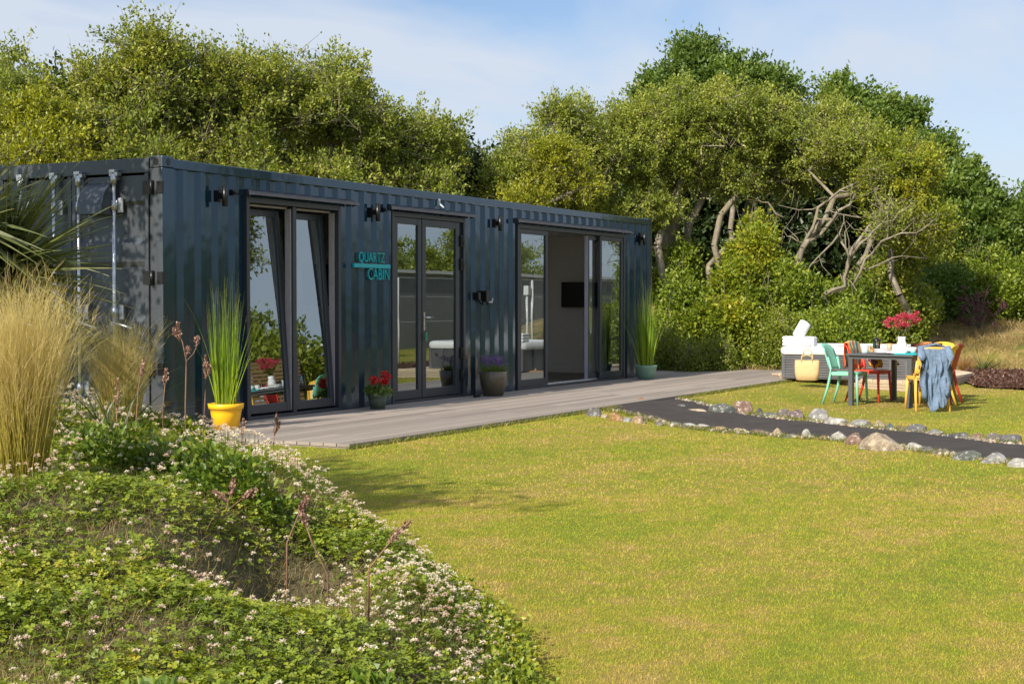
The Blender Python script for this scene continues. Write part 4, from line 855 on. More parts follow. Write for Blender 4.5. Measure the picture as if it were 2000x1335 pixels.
# patterned cushion bag on the red chair
def cushion():
    m, t, b = mat('patterned cushion'); v = N(t, 'ShaderNodeTexVoronoi'); v.inputs['Scale'].default_value = 9; tc = N(t, 'ShaderNodeTexCoord'); t.links.new(tc.outputs['Object'], v.inputs[0])
    c = ramp(t, v.outputs['Distance'], [(0, (0.02, 0.30, 0.32)), (0.28, (0.03, 0.2, 0.25)), (0.3, (0.78, 0.42, 0.06)), (0.6, (0.70, 0.34, 0.05)), (0.62, (0.12, 0.05, 0.08))]); c.node.color_ramp.interpolation = 'CONSTANT'
    t.links.new(c, b.inputs['Base Color']); b.inputs['Roughness'].default_value = 0.85
    n_ = 14; V = []
    for s in (1, -1):
        for i in range(n_):
            for j in range(n_):
                u, w = i/(n_-1)*2-1, j/(n_-1)*2-1; th = (1-u**4)*(1-w**4); V.append((s*0.075*th**0.6, u*0.19*(1-0.08*(1-w*w)), w*0.19*(1-0.08*(1-u*u))))
    I = np.arange(n_-1)[:, None]*n_+np.arange(n_-1)[None]; F = np.stack([I, I+1, I+n_+1, I+n_], -1).reshape(-1, 4)
    return npmesh('cushion', np.array(V), np.concatenate([F, F[:, ::-1]+n_*n_]), m, None, smooth=True)
o = cushion(); v = redc.matrix_world; bpy.context.view_layer.update(); q = redc.matrix_world @ Vector((0.02, 0.0, 0.645)); o.location = q; o.rotation_euler = (0, rad(-28), taz+rad(-90+8)); tag(o, 'mustard and teal patterned cushion on the red chair seat', 'cushion')
# --- on the table
def on(name, m, label, cat, a, b, mk, group=None):
    mb = MB(); mk(mb); o = mb.build(name, m, None, loc=tuple(tp(a, b))); o.rotation_euler = (0, 0, taz); tag(o, label, cat, group); return o
def mugf(r, h):
    def f(mb):
        mb.lathe([(0, 0), (r*0.85, 0), (r, h*0.2), (r, h), (r*0.9, h), (r*0.88, h*0.2), (0, h*0.15)], 20); mb.tube([(r*0.7, -r*0.7, h*0.8), (r*1.2, -r*1.2, h*0.75), (r*1.2, -r*1.2, h*0.35), (r*0.7, -r*0.7, h*0.25)], 0.007, 6)
    return f
def cupf(r, h): return lambda mb: mb.lathe([(0, 0), (r*0.7, 0), (r, h), (r*0.93, h), (r*0.65, h*0.12), (0, h*0.12)], 20)
on('mug', plain('pale blue glaze', (0.42, 0.55, 0.60), 0.25), 'pale blue mug at the near left corner of the table', 'mug', 0.10, 0.20, mugf(0.05, 0.12))
def plates(mb):
    for k in range(4): mb.lathe([(0, k*0.016), (0.08, k*0.016), (0.135, k*0.016+0.018), (0.138, k*0.016+0.022), (0.08, k*0.016+0.008), (0, k*0.016+0.008)], 28)
on('plate_stack', M['ceramic'], 'stack of white plates on the table beside the blue mug', 'plates', 0.20, 0.42, plates)
cf = empty('cafetiere', tp(0.66, 0.12), taz, 'glass coffee press half full of dark coffee on the table', 'coffee press')
mb = MB(); mb.lathe([(0, 0.005), (0.045, 0.005), (0.048, 0.02), (0.048, 0.11), (0, 0.11)], 20); mb.build('coffee', plain('coffee', (0.015, 0.008, 0.006), 0.2), cf)
mb = MB(); mb.lathe([(0.052, 0.0), (0.053, 0.175)], 20); mb.build('beaker', M['glass'], cf)
mb = MB(); mb.lathe([(0, 0.20), (0.03, 0.198), (0.056, 0.18), (0.056, 0.17)], 20); mb.tube([(0, 0, 0.2), (0, 0, 0.235)], 0.004, 6); mb.lathe([(0, 0.25), (0.012, 0.245), (0.012, 0.235), (0, 0.23)], 12)
for z in (0.02, 0.16): mb.lathe([(0.054, z), (0.056, z), (0.056, z+0.012), (0.054, z+0.012)], 20)
mb.tube([(0.05, 0, 0.165), (0.10, 0, 0.16), (0.10, 0, 0.05), (0.055, 0, 0.03)], 0.008, 6); mb.build('lid_and_handle', M['black'], cf)
on('cup', plain('peach glaze', (0.72, 0.36, 0.20), 0.3), 'peach coloured cup right of the coffee press', 'cup', 0.62, 0.33, cupf(0.045, 0.13))
on('cup', plain('amber glass', (0.80, 0.42, 0.06), 0.15), 'amber tumbler between the peach cup and the flower jug', 'cup', 0.74, 0.46, cupf(0.04, 0.11))
jg = empty('flower_jug', tp(0.42, 0.60), taz, 'tall white jug of crimson flowers in the middle of the table', 'vase')
mb = MB(); mb.lathe([(0, 0), (0.058, 0), (0.072, 0.05), (0.068, 0.13), (0.048, 0.19), (0.058, 0.235), (0.052, 0.235), (0.042, 0.19), (0.05, 0.05), (0, 0.03)], 24); mb.tube([(0.055, 0, 0.2), (0.11, 0, 0.18), (0.10, 0, 0.09), (0.065, 0, 0.06)], 0.009, 8); mb.build('jug', M['ceramic'], jg)
rng = np.random.default_rng(21); heads = []; mb = MB()
for k in range(34):
    a = rng.random()*6.283; q = rng.random()**0.6*0.18; sx = np.array([math.cos(a)*q*1.3-0.02, math.sin(a)*q*1.3, 0.34+rng.random()*0.17+ (0.09*q/0.18 if math.sin(a)<0 else 0)]); heads.append(sx)
    mb.tube([(0, 0, 0.2), (sx[0]*0.4, sx[1]*0.4, 0.32), tuple(sx)], 0.0025, 4, caps=False)
mb.build('stems', M['leaf_dark'], jg)
cc = np.repeat(np.array(heads), 70, 0)+rng.normal(size=(34*70, 3))*[0.019, 0.019, 0.017]; V, F, T = leaves(cc, 0.017, 0.015, rng, up=0.2); npmesh('flowers', V, F, M['valerian'], jg, tint=T)
cc = np.repeat(np.array(heads)*[0.6, 0.6, 0.8], 6, 0)+rng.normal(size=(34*6, 3))*0.03; V, F, T = leaves(cc, 0.05, 0.02, rng, up=0.2); npmesh('leaves', V, F, M['leaf_mid'], jg, tint=T)
def napkin(mb):
    n_ = 12; V = []; r_ = random.Random(4)
    for i in range(n_):
        for j in range(n_): V.append((i/(n_-1)*0.2-0.1+r_.uniform(-.008, .008), j/(n_-1)*0.26-0.13, 0.012+0.045*abs(math.sin(i*1.1+j*0.5))*math.exp(-((i-6)**2+(j-6)**2)/22)+0.004*r_.random()))
    mb.add(V, [(i*n_+j, (i+1)*n_+j, (i+1)*n_+j+1, i*n_+j+1) for i in range(n_-1) for j in range(n_-1)], True)
on('napkin', towel, 'crumpled white napkin in front of the flower jug', 'napkin', 0.16, 0.64, napkin)
def trayf(mb): mb.box(-0.12, -0.16, 0, 0.12, 0.16, 0.018)
ty = on('serving_board', M['teal'], 'teal serving board on the near right side of the table', 'board', 0.14, 0.82, trayf)
on('cup', M['ceramic'], 'left white cup standing on the teal board', 'cup', 0.17, 0.76, lambda mb: [mb.lathe([(0, 0.02), (0.035, 0.02), (0.045, 0.10), (0.04, 0.10), (0, 0.04)], 20)] and None)
on('cup', plain('pale aqua glaze', (0.50, 0.72, 0.72), 0.2), 'pale aqua cup standing on the teal board beside the white cup', 'cup', 0.17, 0.87, lambda mb: mb.lathe([(0, 0.02), (0.035, 0.02), (0.045, 0.10), (0.04, 0.10), (0, 0.04)], 20))
bsk = empty('bread_crate', tp(0.95, 0.74), taz, 'brown wooden crate of bread near the far right of the table', 'crate')
wd = plain('chestnut wood', (0.26, 0.085, 0.03), 0.55, var=0.35, scale=10, stretch=(1, 8, 8))
mb = MB(); mb.box(-0.2, -0.14, 0, 0.2, 0.14, 0.012)
for s in (-1, 1):
    for k in range(2): mb.box(-0.2, s*0.14, 0.013+k*0.065, 0.2, s*0.15, 0.066+k*0.065)
    mb.box(s*0.2, -0.14, 0.013, s*0.211, 0.14, 0.135)
mb.build('crate', wd, bsk)
for k in range(5):
    mb = MB(); x, y = -0.12+k*0.06, rng.uniform(-0.05, 0.05); mb.tube([(x, y-0.07, 0.10), (x, y-0.05, 0.12), (x, y+0.05, 0.125), (x, y+0.07, 0.10)], [0.008, 0.035, 0.035, 0.008], 10); o = mb.build('bread_roll', plain('bread crust', (0.45, 0.20, 0.06), 0.7, var=0.3, scale=15), None, loc=tuple(bsk.location)); o.rotation_euler = (0, 0, taz)
    tag(o, 'golden brown bread roll lying in the wooden crate', 'bread roll', 'bread rolls heaped in the wooden crate')
def jarf(mb): mb.lathe([(0, 0), (0.03, 0), (0.032, 0.01), (0.032, 0.08), (0.022, 0.095), (0.026, 0.1), (0.026, 0.115), (0, 0.118)], 16)
on('condiment_jar', plain('dark jar', (0.10, 0.02, 0.01), 0.2), 'small dark jar with lid just left of the bread crate', 'jar', 0.66, 0.72, jarf)
on('condiment_jar', plain('black jar', (0.02, 0.015, 0.012), 0.2), 'small black jar with lid behind the white cups', 'jar', 0.55, 0.86, jarf)
on('cup', plain('red tumbler', (0.45, 0.05, 0.03), 0.25), 'dark red tumbler at the right edge of the table beside the jacket', 'cup', 0.60, 1.0 - 0.1, cupf(0.04, 0.10))
# straw bag, flip-flops
bx = gp(1575, 742, PZ); bag = empty('straw_bag', (bx[0]-0.16, bx[1]-0.06, PZ), rad(-78), 'tan woven straw tote bag standing against the hot tub', 'bag')
def straw():
    m, t, b = mat('woven straw'); n = noise(t, 40, 3, stretch=(1, 1, 6)); w = N(t, 'ShaderNodeTexWave'); w.inputs['Scale'].default_value = 28; w.bands_direction = 'Z'; tc = N(t, 'ShaderNodeTexCoord'); t.links.new(tc.outputs['Object'], w.inputs[0])
    t.links.new(ramp(t, n, [(0.3, (0.46, 0.31, 0.14)), (0.7, (0.70, 0.52, 0.28))]), b.inputs['Base Color']); b.inputs['Roughness'].default_value = 0.8; bump(t, b, w.outputs['Fac'], 0.5, 0.006); return m
stw = straw(); V = []; n = 28
for k, (z, hx_, hy_) in enumerate([(0, 0.13, 0.065), (0.015, 0.175, 0.095), (0.12, 0.195, 0.10), (0.24, 0.20, 0.08), (0.33, 0.195, 0.055), (0.335, 0.187, 0.048), (0.20, 0.18, 0.06)]):
    for j in range(n):
        q = 2*math.pi*j/n; e = 0.55; cx, cy = math.copysign(abs(math.cos(q))**e, math.cos(q)), math.copysign(abs(math.sin(q))**e, math.sin(q)); V.append((cx*hx_, cy*hy_, z))
F = [(i*n+k, i*n+(k+1) % n, (i+1)*n+(k+1) % n, (i+1)*n+k) for i in range(6) for k in range(n)]
mb = MB(); mb.add(V, F, True); mb.add(V[:n], [tuple(range(n-1, -1, -1))]); mb.build('basket', stw, bag)
for s in (-1, 1):
    mb = MB(); mb.tube([(-0.085*1.0, s*0.055, 0.30), (-0.082, s*0.05, 0.40), (-0.055, s*0.04, 0.48 if s > 0 else 0.40), (0, s*0.035, 0.51 if s > 0 else 0.42), (0.055, s*0.04, 0.48 if s > 0 else 0.40), (0.082, s*0.05, 0.40), (0.085, s*0.055, 0.30)], 0.011, 8); mb.build('handle', stw, bag)
fx = gp(1529, 737, 0.0); leath = plain('tan leather', (0.52, 0.32, 0.16), 0.6)
for k, (dx, dy, rz, lab) in enumerate(((0.0, 0.02, 20, 'tan sandal on the deck end left of the straw bag, farther one of the pair'), (-0.20, -0.12, 35, 'tan sandal on the deck end left of the straw bag, nearer one of the pair'))):
    r = empty('sandal', (fx[0]+dx, fx[1]+dy, 0.0), rad(rz), lab, 'sandal', 'pair of tan sandals on the deck')
    mb = MB(); mb.prism([(-0.13, -0.03), (0.0, -0.04), (0.10, -0.045), (0.135, -0.02), (0.135, 0.015), (0.10, 0.042), (0.0, 0.035), (-0.13, 0.03)], 0.001, 0.022); mb.build('sole', leath, r)
    mb = MB(); mb.tube([(0.03, -0.042, 0.015), (0.05, -0.025, 0.05), (0.055, 0, 0.06), (0.05, 0.025, 0.05), (0.03, 0.042, 0.015)], 0.012, 6, flat=0.4); mb.build('strap', leath, r)
# ================================================================== stones edging the path
ST = {'grey': (0.22, 0.22, 0.23), 'dark grey': (0.12, 0.12, 0.14), 'orange': (0.50, 0.27, 0.11), 'pink brown': (0.36, 0.22, 0.17), 'tan': (0.48, 0.34, 0.20), 'white': (0.62, 0.60, 0.56), 'pale grey': (0.42, 0.42, 0.42), 'purple grey': (0.24, 0.17, 0.19), 'blue grey': (0.13, 0.18, 0.25), 'brown': (0.27, 0.19, 0.14), 'cream': (0.60, 0.48, 0.34), 'brown grey': (0.26, 0.23, 0.20), 'greenish grey': (0.17, 0.19, 0.17)}
SM = {}
def stone_mat(k):
    if k in SM: return SM[k]
    c = tuple(x*0.50 for x in ST[k]); m, t, b = mat(k+' stone'); n = noise(t, 7, 8, 0.7); v = noise(t, 22, 5, 0.75)
    a = ramp(t, n, [(0.32, tuple(x*0.35 for x in c)), (0.5, c), (0.66, tuple(min(0.75, x*1.6+0.03) for x in c))]); s = ramp(t, v, [(0.56, (0, 0, 0)), (0.64, (0.75, 0.75, 0.75))])
    t.links.new(mixc(t, s, a, (0.55, 0.52, 0.47)), b.inputs['Base Color']); b.inputs['Roughness'].default_value = 0.85; bump(t, b, n, 0.9, 0.03); SM[k] = m; return m
def stone(px, py, w, h, col, label, seed, pointed=0):
    rng = np.random.default_rng(seed); p = gp(px, py, LAWN+0.01); p = gp(px, py, float(ground_h(p[0], p[1]))+0.01); dist = (p-CAM) @ FF; k = dist/FPX; W_ = w*k*1.14; H_ = max(h*k*0.86, 0.045)
    bm = bmesh.new(); bmesh.ops.create_icosphere(bm, subdivisions=3, radius=1.0)
    pl = [(unit(rng.normal(size=3)*[1, 1, 0.8]), rng.uniform(0.62, 0.92)) for _ in range(13)]
    for v in bm.verts:
        q = np.array(v.co)
        for nn, dd in pl:
            s = q@nn
            if s > dd: q = q-nn*(s-dd)*0.94
        q = q*(1+0.04*math.sin(q[0]*9+seed)*math.cos(q[1]*8+seed))
        if pointed: q[0] *= 1-0.62*max(0, q[2]); q[1] *= 1-0.5*max(0, q[2])
        v.co = (q[0], q[1], q[2])
    X = [v.co.x for v in bm.verts]; Zm = max(v.co.z for v in bm.verts)
    for v in bm.verts: v.co.x *= W_/(max(X)-min(X)); v.co.y *= W_*rng.uniform(0.62, 0.64)/2.0*1.15; v.co.z = v.co.z/Zm*H_ if v.co.z > 0 else v.co.z*0.04
    me = bpy.data.meshes.new('edging_stone'); bm.to_mesh(me); bm.free(); me.materials.append(stone_mat(col))
    o = bpy.data.objects.new('edging_stone', me); o.location = (p[0], p[1]+0.0, float(ground_h(p[0], p[1]))); o.rotation_euler = (rad(rng.uniform(-4, 4)), 0, TH-math.pi/2+rad(rng.uniform(-12, 12))); COL.objects.link(o)
    return tag(o, label, 'stone', 'stones edging the dark path')
far_ = [(1252, 784, 20, 12, 'orange', 'squared'), (1330, 792, 18, 9, 'grey', 'small'), (1360, 799, 42, 8, 'cream', 'long flat'), (1406, 803, 54, 23, 'greenish grey', 'large rounded'), (1452, 806, 38, 30, 'pink brown', 'tall'), (1483, 808, 20, 17, 'dark grey', 'pointed'), (1503, 813, 32, 12, 'grey', 'low'), (1529, 812, 22, 19, 'brown grey', 'upright'), (1556, 815, 32, 21, 'purple grey', 'mottled'), (1600, 820, 36, 28, 'pale grey', 'tall rounded'), (1633, 827, 42, 17, 'white', 'low smooth'), (1680, 831, 42, 17, 'pale grey', 'broad'), (1717, 833, 24, 17, 'cream', 'stubby'), (1738, 836, 18, 15, 'blue grey', 'pointed'), (1758, 838, 22, 12, 'brown', 'small'), (1790, 842, 38, 19, 'grey', 'jagged'), (1828, 847, 34, 13, 'pale grey', 'low'), (1875, 853, 46, 13, 'dark grey', 'long low'), (1908, 856, 25, 15, 'pink brown', 'rounded'), (1942, 860, 34, 21, 'brown grey', 'tall broad'), (1974, 862, 38, 19, 'grey', 'wedge shaped'), (2010, 868, 34, 15, 'tan', 'half cut off')]
near_ = [(1160, 810, 28, 20, 'grey', 'slanting'), (1180, 812, 14, 6, 'cream', 'tiny'), (1203, 816, 26, 20, 'orange', 'blocky'), (1223, 817, 20, 11, 'pale grey', 'small'), (1247, 820, 27, 17, 'tan', 'rounded'), (1287, 827, 17, 7, 'brown grey', 'small flat'), (1316, 829, 20, 8, 'pale grey', 'flat'), (1345, 831, 26, 8, 'white', 'thin flat'), (1373, 833, 24, 7, 'white', 'small'), (1406, 838, 28, 7, 'tan', 'sunken'), (1445, 841, 26, 8, 'cream', 'flat'), (1485, 845, 38, 11, 'brown', 'long low'), (1517, 848, 24, 18, 'cream', 'peaked'), (1543, 852, 28, 7, 'grey', 'thin'), (1575, 853, 22, 21, 'white', 'sharp pointed'), (1606, 856, 20, 4, 'tan', 'tiny'), (1639, 858, 32, 23, 'white', 'broken angular'), (1671, 865, 38, 27, 'pink brown', 'leaning'), (1723, 876, 76, 40, 'cream', 'very large rounded'), (1784, 876, 38, 17, 'white', 'broad smooth'), (1811, 880, 28, 13, 'grey', 'small'), (1840, 885, 36, 13, 'brown grey', 'low'), (1893, 895, 52, 21, 'greenish grey', 'broad'), (1943, 901, 50, 24, 'pale grey', 'broad cracked'), (1992, 909, 44, 20, 'white', 'half cut off')]
ORD = ['first', 'second', 'third', 'fourth', 'fifth', 'sixth', 'seventh', 'eighth', 'ninth', 'tenth', 'eleventh', 'twelfth', 'thirteenth', 'fourteenth', 'fifteenth', 'sixteenth', 'seventeenth', 'eighteenth', 'nineteenth', 'twentieth', 'twenty-first', 'twenty-second', 'twenty-third', 'twenty-fourth', 'twenty-fifth']
for side, lst in (('far', far_), ('near', near_)):
    for i, (x, y, w, h, c, adj) in enumerate(lst):
        stone(x, y, w, h, c, '%s %s stone on the %s edge of the path, %s from the deck' % (adj, c, side, ORD[i]), 100+i+(50 if side == 'near' else 0), 'pointed' in adj or 'peaked' in adj)

# small pebbles and chippings between the stones
def pebbles():
    rng = np.random.default_rng(88); n = 900; Vs, Fs = [], []; bm = bmesh.new(); bmesh.ops.create_icosphere(bm, subdivisions=1, radius=1.0); V0 = np.array([v.co for v in bm.verts]); F0 = np.array([[v.index for v in f.verts] for f in bm.faces]); bm.free()
    for i in range(n):
        A = UA if i % 2 else LA; k = rng.integers(4, 89); c = A[k]+(A[k-1]-A[k])*rng.random()+rng.normal(size=3)*[0.045, 0.045, 0]; 
        if c[1] > -2.62: continue
        r = rng.uniform(0.012, 0.045); V = V0*rng.uniform(0.75, 1.2, (len(V0), 1))*[r, r*rng.uniform(0.6, 1), r*0.6]; c[2] = float(ground_h(c[0], c[1]))+0.012; Fs.append(F0+len(V0)*len(Vs)); Vs.append(V+c)
    n = len(Vs); o = npmesh('edge_pebbles', np.concatenate(Vs), np.concatenate(Fs), M['pebble'], tint=np.repeat(rng.random(n), len(F0))); tag(o, 'small pebbles and chippings between the stones along the path', 'pebbles', kind='stuff')
def pebm():
    m, t, b = mat('pebbles'); at = N(t, 'ShaderNodeAttribute', attribute_name='tint'); t.links.new(ramp(t, at.outputs['Fac'], [(0, (0.09, 0.085, 0.08)), (0.4, (0.22, 0.19, 0.16)), (0.7, (0.34, 0.25, 0.17)), (1, (0.48, 0.45, 0.40))]), b.inputs['Base Color']); b.inputs['Roughness'].default_value = 0.9; return m
M['pebble'] = pebm(); pebbles()
# ================================================================== trees
LM = M
def T3(px, d, ells, label, seed, **kw):
    base = bpt(px, d); return tree(base, ells, label=label, seed=seed, **kw)
# behind the cabin, left to right
T3(-60, 25, [E3(-60, 190, 25, 150, 110, 1, 1.0), E3(50, 240, 24, 100, 105, 1, 1.1), E3(-40, 330, 24.5, 150, 70, 1, .7)], 'yellow green bushy tree at the left edge of the photo behind the cabin end', 31, nclump=270, nleaf=190, lmat=M['leaf_yellow' if 0 else 'leaf_mid'], name='broadleaf_tree', top_shoots=14)
T3(60, 22.5, [E3(60, 262, 22.5, 75, 75, 1, 1.0), E3(95, 300, 22, 60, 50, 1, .5)], 'low yellow leaved tree just above the cabin doors end', 32, nclump=120, nleaf=210, lmat=M['leaf_yellow'], leaf=(0.06, 0.036), top_shoots=3)
T3(255, 24.5, [E3(255, 190, 24.5, 120, 100, 1, 1.2), E3(290, 105, 24.5, 52, 58, 1, .38), E3(215, 270, 24, 130, 80, 1, .8), E3(270, 320, 23.5, 90, 45, 1, .45)], 'tall green tree above the cabin corner, highest of the left group', 33, nclump=300, nleaf=180, lmat=M['leaf_mid'], top_shoots=22)
T3(445, 25.5, [E3(430, 198, 25.5, 125, 112, 1, 1.2), E3(500, 173, 26, 95, 88, 1, .7), E3(430, 298, 25, 120, 60, 1, .5), E3(470, 353, 24.5, 85, 40, 1, .4)], 'dense olive green tree over the first glazed opening', 34, nclump=310, nleaf=175, lmat=M['leaf_mid'], top_shoots=22)
T3(640, 26.5, [E3(620, 215, 26.5, 120, 118, 1, 1.2), E3(690, 240, 27, 90, 95, 1, .7), E3(640, 345, 26, 95, 45, 1, .5)], 'olive tree with pale twisted limbs above the double doors', 35, nclump=230, nleaf=150, lmat=M['leaf_olive'], top_shoots=22, rscale=1.15, twigs=9, rtwig=0.0055)
T3(820, 28, [E3(790, 285, 28, 95, 88, 1, 1.1), E3(862, 280, 28.5, 42, 55, 1, .3), E3(770, 350, 27.5, 80, 45, 1, .4), E3(850, 365, 27.5, 45, 40, 1, .2)], 'thin olive tree with bare branches sloping left, right end of the left group', 36, nclump=190, nleaf=140, lmat=M['leaf_olive'], top_shoots=18, rscale=1.2, twigs=10, rtwig=0.006)
T3(350, 29.5, [E3(200, 250, 29.5, 230, 110, 1, 1), E3(560, 280, 30, 240, 100, 1, 1)], 'shade-coloured dark tree behind the left group of trees', 37, nclump=230, nleaf=200, lmat=M['leaf_painted_shade'], leaf=(0.13, 0.08), spread=0.6)
T3(700, 30.5, [E3(700, 340, 30.5, 200, 80, 1, 1), E3(860, 330, 30.5, 90, 70, 1, .5)], 'shade-coloured dark tree low behind the double doors roofline', 137, nclump=170, nleaf=200, lmat=M['leaf_painted_shade'], leaf=(0.13, 0.08), spread=0.6)
# middle
T3(1010, 30, [E3(1045, 330, 30, 92, 88, 1, 1.1), E3(992, 365, 29.5, 50, 62, 1, .4), E3(1090, 215, 30.5, 28, 38, 1, .12)], 'olive tree above the sliding door with one wispy upright shoot', 38, nclump=230, nleaf=150, lmat=M['leaf_olive'], top_shoots=18, rscale=1.1, twigs=9)
T3(1085, 28.8, [E3(1085, 300, 28.8, 38, 46, 1, .6), E3(1030, 390, 28.8, 48, 32, 1, .4), E3(1120, 350, 29, 45, 45, 1, .4)], 'bright yellow leaved young tree above the middle of the cabin roof', 39, nclump=85, nleaf=200, lmat=M['leaf_yellow'], leaf=(0.06, 0.036))
T3(1180, 31.5, [E3(1170, 305, 31.5, 110, 112, 1, 1.1), E3(1230, 255, 32, 100, 80, 1, .8), E3(1150, 395, 31, 95, 55, 1, .4)], 'olive green tree above the far end of the cabin roof', 40, nclump=290, nleaf=170, lmat=M['leaf_olive'], top_shoots=22, twigs=8)
def limbs(name_px, d, rise): pass
T3(1345, 32.5, [E3(1360, 255, 32.5, 165, 112, 1, 1.3), E3(1290, 300, 32, 110, 110, 1, .7), E3(1460, 250, 33, 120, 85, 1, .8), E3(1270, 400, 31.5, 60, 50, 1, .22)], 'large spreading olive tree with pale leaning trunks right of the cabin', 41, nclump=430, nleaf=185, lmat=M['leaf_olive'], top_shoots=18, rscale=1.45, twigs=7, trunkpts=[pdp(1320, 560, 32.4), pdp(1300, 490, 32.4), pdp(1330, 400, 32.5)], shell=0.3)
T3(1500, 33.5, [E3(1480, 300, 33.5, 90, 70, 1, 1), E3(1530, 330, 33.5, 105, 55, 1, .8)], 'olive tree with dark hollow centre and forked grey trunks behind the tall shrub', 42, nclump=190, nleaf=150, lmat=M['leaf_olive'], rscale=1.4, twigs=9, rtwig=0.006, trunkpts=[pdp(1500, 560, 33.5), pdp(1440, 470, 33.4), pdp(1470, 380, 33.4)])
T3(1590, 31.8, [E3(1650, 290, 32, 105, 78, 1, 1), E3(1600, 230, 32.6, 90, 60, 1, .5), E3(1700, 355, 32, 80, 45, 1, .4)], 'spreading tree with bare pale limbs curving right over the bramble hedge', 43, nclump=200, nleaf=135, lmat=M['leaf_olive'], rscale=0.9, twigs=12, rtwig=0.005, trunkpts=[pdp(1556, 525, 31), pdp(1567, 485, 31), pdp(1588, 455, 31.1), pdp(1612, 425, 31.3), pdp(1630, 385, 31.6)])
BL43 = [([(1555, 525), (1567, 485), (1588, 445), (1598, 405), (1640, 372), (1700, 345)], 31.0, .058), ([(1580, 470), (1625, 430), (1660, 400), (1690, 350), (1705, 300)], 31.0, .045), ([(1612, 428), (1640, 418), (1680, 425), (1720, 410)], 31.1, .03), ([(1575, 475), (1545, 462), (1530, 450)], 31.0, .02), ([(1598, 405), (1560, 410), (1520, 400)], 31.2, .02), ([(1530, 425), (1500, 395), (1470, 385)], 31.8, .03)]
BL44 = [([(1610, 575), (1650, 560), (1657, 520), (1652, 485), (1640, 455), (1648, 420)], 29.9, .045), ([(1657, 510), (1680, 475), (1705, 452), (1745, 430), (1780, 400)], 30.0, .036), ([(1665, 560), (1690, 505), (1720, 472), (1790, 455), (1830, 425)], 29.8, .03), ([(1680, 520), (1720, 515), (1760, 500), (1810, 505)], 29.9, .02), ([(1640, 455), (1600, 500), (1570, 540)], 30.2, .025), ([(1720, 472), (1735, 440), (1728, 400)], 30.1, .02)]
T3(1655, 30.6, [E3(1760, 420, 30.4, 62, 40, 1, .35), E3(1740, 340, 31, 60, 35, 1, .5)], 'small pale forked tree leaning right out of the brambles', 44, nclump=60, nleaf=90, lmat=M['leaf_olive'], rscale=1.0, twigs=12, rtwig=0.005, trunkpts=[pdp(1610, 575, 30), pdp(1650, 562, 30), pdp(1655, 520, 30.1), pdp(1662, 490, 30.2), pdp(1700, 440, 30.4)])
T3(1765, 31.2, [E3(1760, 350, 31.2, 82, 105, 1, 1.2), E3(1790, 430, 31, 62, 62, 1, .45)], 'yellow green rounded tree in front of the dark broadleaf trees', 45, nclump=210, nleaf=190, lmat=M['leaf_shrub'], leaf=(0.068, 0.038), top_shoots=4, twigs=6)
T3(1335, 31.6, [E3(1330, 310, 32, 60, 50, 1, 1)], 'slim tree with a bowed pale trunk leaning out beside the cabin corner', 141, nclump=60, nleaf=150, lmat=M['leaf_olive'], rscale=2.0, trunkpts=[pdp(1330, 600, 31.2), pdp(1296, 545, 31.2), pdp(1284, 480, 31.3), pdp(1300, 420, 31.6), pdp(1325, 370, 31.8)])
T3(1365, 32.2, [E3(1385, 320, 32.4, 65, 45, 1, 1)], 'slim grey trunked tree just right of the bowed pale one', 142, nclump=60, nleaf=140, lmat=M['leaf_olive'], rscale=2.0, trunkpts=[pdp(1352, 570, 32), pdp(1338, 500, 32), pdp(1345, 440, 32.1), pdp(1375, 380, 32.3)])
T3(1400, 32.0, [E3(1430, 330, 32.2, 60, 40, 1, 1)], 'slim leaning trunk rising behind the tall yellowing shrub', 143, nclump=50, nleaf=140, lmat=M['leaf_olive'], rscale=1.9, trunkpts=[pdp(1420, 580, 32), pdp(1395, 480, 32), pdp(1408, 420, 32), pdp(1440, 380, 32)])
def limbs_for(root, BLs, seed):
    rng = np.random.default_rng(seed); o = np.array(root.location)
    for pts, d, r in BLs:
        P = [pdp(x, y, d+rng.uniform(-.15, .15)) for x, y in pts]; Q = []
        for a, b in zip(P[:-1], P[1:]): Q += [a, (a+b)/2+rng.normal(size=3)*0.05]
        Q.append(P[-1]); k = len(Q); mb = MB(); mb.tube([q-o for q in Q], [max(0.008, r*(1-0.85*i/k)) for i in range(k)], 8)
        for i in range(2, k):
            for j in range(1):
                e = Q[i]+rng.normal(size=3)*[0.35, 0.25, 0.3]+[0, 0, 0.15]; m = (Q[i]+e)/2+rng.normal(size=3)*0.06; mb.tube([Q[i]-o, m-o, e-o], [r*0.3, r*0.2, 0.004], 5)
        mb.build('limb', M['bark'], root)
limbs_for([o for o in COL.objects if o.get('label', '').startswith('spreading tree with bare')][0], BL43, 1)
limbs_for([o for o in COL.objects if o.get('label', '').startswith('small pale forked')][0], BL44, 2)
